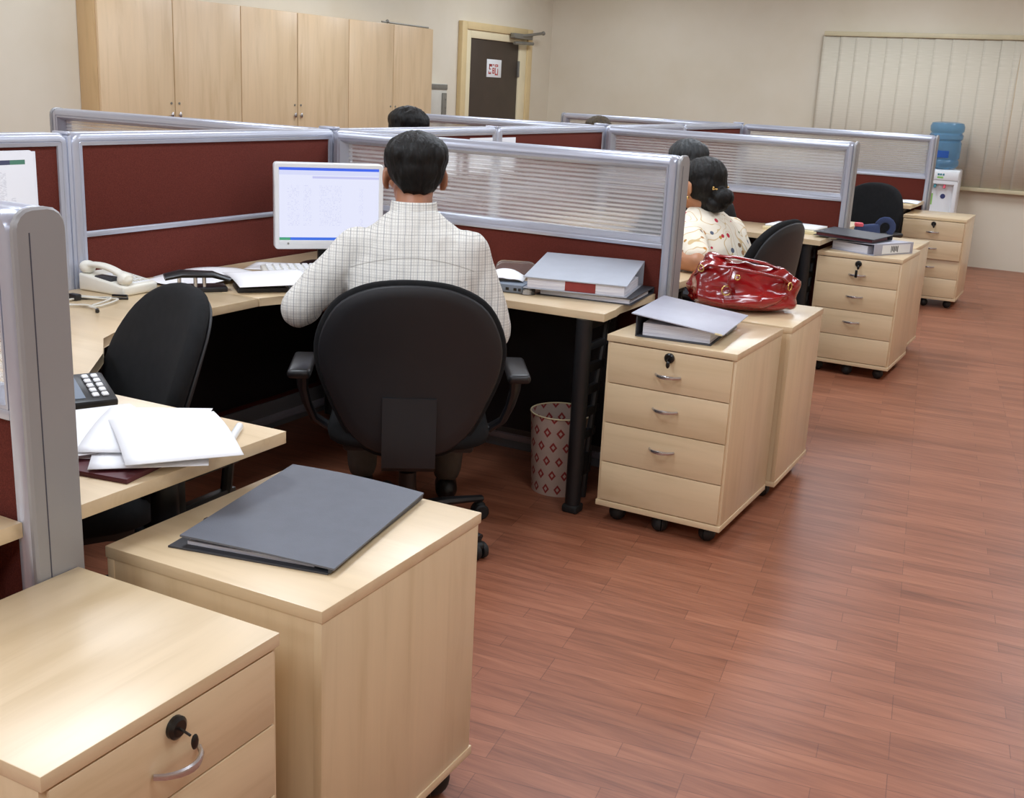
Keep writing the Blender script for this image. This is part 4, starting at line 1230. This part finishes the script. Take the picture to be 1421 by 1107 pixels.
# wing 3 desk: open document + mouse
t = thing('document_folder', 'open white document on a cream folder, on the far desk', 'folder', (1.46, 7.90, .72), R(4), 'folders on desks')
obj('folder_cover', bxo(-.17, .13, -.16, .17, 0, .006, .001), 'creamcard', t)
obj('left_page', sheet(B(), .15, .30, lambda u, v: .006+.006*sin(pi*u), 6, 4), 'papr', t, 180, (-.085, 0, 0))
obj('right_page', sheet(B(), .15, .30, lambda u, v: .006+.006*sin(pi*u), 6, 4), 'pap2', t, 180, (.060, 0, 0))
t = thing('desk_phone', 'black telephone handset beside the open document on the far desk', 'telephone', (1.20, 7.99, .72), R(40))
b = B(); tube(b, [(-.11, 0, .028), (-.06, 0, .05), (.06, 0, .05), (.11, 0, .025)], [(.03, .02), (.026, .016), (.026, .016), (.03, .014)], 12, flat=(0,0,1)); box(b, -.09, .09, -.05, .05, 0, .03, .01)
obj('handset', b, 'blackplastic', t, 60)

# ------------------------------------------------------------------ near desk: papers, calculator, maroon folder
G = 'papers fanned out on the near desk'
t = thing('document_folder', 'maroon folder beneath the fanned white papers on the near desk', 'folder', (1.36, .235, .72), R(10), 'folders on desks')
obj('folder_cover', bxo(-.15, .20, -.10, .11, 0, .010, .002), 'maroon', t)
zz = .7312
for i, (x, y, w_, d_, a, f, lb) in enumerate([
    (1.36, .33, .297, .21, -60, lambda u, v: .004*sin(pi*u), 'lowest white sheet of the fan, its edge under all the others'),
    (1.47, .335, .297, .21, -47, lambda u, v: .004*sin(pi*u), 'white sheet of the fan with a corner showing past the desk edge'),
    (1.335, .325, .297, .21, -25, lambda u, v: .006*sin(pi*u), 'white sheet of the fan next to the black calculator'),
    (1.42, .37, .297, .21, -54, lambda u, v: .006*sin(pi*u), 'white sheet at the far edge of the fan, toward the empty chair'),
    (1.503, .354, .297, .21, -36, lambda u, v: .010*sin(pi*u), 'topmost white sheet of the fan, overhanging the desk edge')]):
    paper(lb, x, y, zz+i*.0046, w_, d_, R(a), f, group=G)
t = thing('marker_pen', 'white capped pen poking out from the fanned papers', 'pen', (1.545, .475, .72), R(-58))
obj('barrel', tube(B(), [(-.07, 0, .008), (.035, 0, .008)], .008, 12), 'plasticwhite', t)
obj('cap', tube(B(), [(.035, 0, .008), (.07, 0, .008)], .0085, 12), 'bluegrey', t)
t = thing('calculator', 'black desk calculator with pale keys beside the fanned papers', 'calculator', (1.10, .43, .72), R(62))
tilt = Matrix.Rotation(R(10), 4, 'X')
obj('case', bxo(-.10, .10, -.075, .075, .006, .030, .008, mtx=Matrix.Translation((0, 0, .012)) @ tilt), 'blackplastic', t)
obj('display', bxo(-.085, .035, -.060, .055, .0295, .0315, .0008, mtx=Matrix.Translation((0, 0, .012)) @ tilt), 'bluegrey', t)
b = B()
for i in range(5):
    for j in range(2): box(b, .050+j*.020, .064+j*.020, -.058+i*.024, -.042+i*.024, .0295, .035, .002, 1, mtx=Matrix.Translation((0, 0, .012)) @ tilt)
obj('keys', b, 'plasticwhite', t)
obj('back_foot', bxo(-.09, .09, .045, .07, 0, .022, .004), 'blackplastic', t)

# ------------------------------------------------------------------ waste bin
t = thing('waste_bin', 'round waste bin with red medallion print beside the slotted desk leg', 'waste bin', (1.345, 2.41, 0))
obj('bin_body', lathe(B(), [(0, .004), (.095, .0), (.112, .30), (.1135, .30), (.0955, .003)][0:0]+[(0, .0), (.098, .0), (.114, .297), (.114, .298)], 40, uv=True), 'bin', t, 40)
obj('bin_lining', lathe(B(), [(0, .006), (.096, .006), (.1125, .297), (.114, .298)], 40, uv=True), 'bin', t, 40)
b = B(); tube(b, [(.114*cos(a), .114*sin(a), .298) for a in [2*pi*k/40 for k in range(41)]], .0028, 8, cap=False); obj('rim', b, 'creamcard', t, 180)

# ------------------------------------------------------------------ red handbag
t = thing('handbag', 'shiny red patent handbag slumped on a pedestal', 'handbag', (1.79, 2.985, .66), R(14))
b = B()
ball(b, (0, 0, .075), (.205, .135, .078)); ball(b, (0, 0, .03), (.195, .125, .034)); ball(b, (-.10, .0, .09), (.10, .10, .085)); ball(b, (.09, .0, .085), (.115, .11, .080)); ball(b, (0, .01, .105), (.15, .085, .065))
ball(b, (-.095, .01, .135), (.06, .05, .078)); ball(b, (.07, .02, .13), (.09, .06, .040)); ball(b, (.185, .0, .07), (.04, .07, .06))
tube(b, [(-.17, -.06, .05), (-.05, -.13, .05), (.08, -.13, .06), (.18, -.06, .08)], [.02, .03, .03, .02], 10)
def crease(co, n):
    p = Vector((co.x*5.5+co.z*6, co.y*5, co.z*6-co.x*2))
    f = 1-abs(noise.noise(p))*2.2
    g = noise.noise(Vector((co.x*15, co.y*13, co.z*13))+Vector((3, 1, 7)))
    k = min(1, max(0, (co.z-.01)/.04))
    r = n*((f-.55)*.026+g*.004)*k
    if co.z+r.z < .0005: r.z = .0005-co.z
    return r if co.z > .02 else Vector((0, 0, 0))
for v in b.verts: v.co.z = max(v.co.z, .001)
organic('bag_body', b, 'bag', t, .005, 7, crease)
b = B()
tube(b, [(-.17, -.05, .12), (-.12, -.09, .165), (-.03, -.112, .165), (.06, -.112, .155), (.15, -.085, .14), (.19, -.03, .10)], [(.012, .006)]*6, 10)
tube(b, [(-.14, .0, .19), (-.03, -.03, .195), (.08, -.02, .18), (.16, .0, .15)], [(.016, .006)]*4, 10)
obj('handle', b, 'bag', t, 180)
b = B()
tube(b, [(-.03, -.135, .17), (-.04, -.142, .12), (-.025, -.135, .07)], [(.014, .005)]*3, 10); obj('strap', b, 'bag', t, 180)
def ring(c, r_, ax):
    b = B(); ax = Vector(ax).normalized(); n1 = ax.orthogonal().normalized(); n2 = ax.cross(n1)
    tube(b, [Vector(c)+(n1*cos(a)+n2*sin(a))*r_ for a in [2*pi*k/20 for k in range(21)]], .003, 6, cap=False)
    obj('ring', b, 'gold', t, 180)
ring((-.045, -.142, .085), .017, (.3, -1, .3)); ring((.18, -.075, .11), .014, (1, -.5, 0)); ring((-.15, -.085, .15), .012, (-.5, -1, 0)); ring((-.01, -.132, .135), .009, (0, -1, .2))

# blue bag by the fourth pedestal
t = thing('shoulder_bag', 'navy blue bag with a pink edge and curled strap on a pedestal', 'bag', (1.665, 5.74, .66), R(20))
b = B(); prism(b, [(-.075, -.045), (.085, -.045), (.085, .045), (-.075, .045)], 0, .075)
for v in b.verts:
    if v.co.z > .01: v.co.y *= .5; v.co.x *= .85; v.co.z += .02*(v.co.x > 0)
bmesh.ops.bevel(b, geom=list(b.edges), offset=.012, segments=3, profile=.5, affect='EDGES')
M['navy'] = noisy('navy_canvas', lin(44,58,96), .8, .12, 20, .3, 500)
M['pink'] = noisy('pink_trim', lin(226,92,110), .6, .05, 9)
obj('bag_body', b, 'navy', t, 60)
obj('trim', bxo(-.068, -.02, -.026, .026, .070, .092, .006), 'pink', t)
obj('strap', tube(B(), [(.06+.045*(1-cos(q))*1.0-.0, -.01, .075+.045*sin(q)) for q in [pi*k/9*1.35 for k in range(10)]], [(.018, .004)]*10, 8, flat=(0,1,0)), 'navy', t, 180)

# ------------------------------------------------------------------ water cooler
t = thing('water_cooler', 'white water cooler under the blue bottle against the blind', 'water cooler', (1.445, 9.86, 0), R(4))
b = B()
box(b, -.155, .155, -.12, .16, .0, .895, .012); obj('cabinet', b, 'plasticwhite', t)
b = B(); frame_sweep(b, -.15, .15, .42, .80, [(0, -.119), (0, -.165), (.03, -.165), (.045, -.121)], .02, .02); obj('front_surround', b, 'plasticwhite', t, 40)
obj('upper_front', bxo(-.15, .15, -.168, -.119, .80, .885, .012), 'plasticwhite', t)
obj('lower_front', bxo(-.15, .15, -.155, -.119, .06, .42, .01), 'plasticwhite', t)
M['teal'] = Mat('teal_print', lin(60,128,140), .5); M['lime'] = Mat('green_print', lin(150,200,110), .5); M['navyprint'] = Mat('navy_print', lin(54,62,110), .5)
b = B()
for x in (-.03, -.01, .012): box(b, x, x+.016, -.1695, -.1675, .845, .862)
obj('brand_plate', b, 'teal', t, 0)
obj('sticker', bxo(-.03, .02, -.1692, -.1675, .820, .836), 'lime', t, 0)
obj('sticker', bxo(-.04, .02, -.1562, -.1545, .33, .39), 'lime', t, 0)
obj('sticker', lathe(B(), [(0, 0), (.022, 0), (.022, .002), (0, .002)], 16), 'navyprint', t, 0, (.035, -.1205, .66), (R(90), 0, 0))
obj('sticker', bxo(-.09, -.05, -.1222, -.1195, .58, .68), 'lime', t, 0)
for x, mm in ((-.04, 'teal'), (.04, 'pink')):
    b = B(); tube(b, [(x, -.12, .755), (x, -.155, .755), (x, -.16, .735)], .011, 8); obj('tap', b, mm, t)
obj('drip_tray', bxo(-.10, .10, -.19, -.119, .43, .45, .006), 'boxgrey', t)
t = thing('water_bottle', 'large blue water bottle upturned on the white cooler', 'water bottle', (1.43, 9.85, .895))
b = B(); lathe(b, [(0, 0), (.05, 0), (.115, .012), (.135, .035), (.137, .07), (.126, .085), (.137, .10), (.139, .155), (.139, .235), (.126, .25), (.143, .266), (.146, .30), (.131, .318), (.146, .336), (.148, .375), (.135, .405), (.09, .415), (0, .41)], 40)
obj('bottle_shell', b, 'water', t, 40)
M['bluelabel'] = Mat('blue_label', lin(26,80,160), .5)
b = B(); n = 14
vs0 = [[b.verts.new((r_*cos(a), r_*sin(a), z)) for a in [R(-175+110*k/n) for k in range(n+1)]] for r_, z in ((.1405, .105), (.1405, .165))]
vs1 = [[b.verts.new((r_*cos(a), r_*sin(a), z)) for a in [R(-175+110*k/n) for k in range(n+1)]] for r_, z in ((.1415, .105), (.1415, .165))]
for k in range(n):
    b.faces.new((vs1[0][k], vs1[0][k+1], vs1[1][k+1], vs1[1][k])); b.faces.new((vs0[0][k+1], vs0[0][k], vs0[1][k], vs0[1][k+1]))
    b.faces.new((vs0[0][k], vs0[0][k+1], vs1[0][k+1], vs1[0][k])); b.faces.new((vs0[1][k+1], vs0[1][k], vs1[1][k], vs1[1][k+1]))
for k in (0, n): b.faces.new((vs0[0][k], vs1[0][k], vs1[1][k], vs0[1][k]))
obj('label_band', b, 'bluelabel', t, 60)
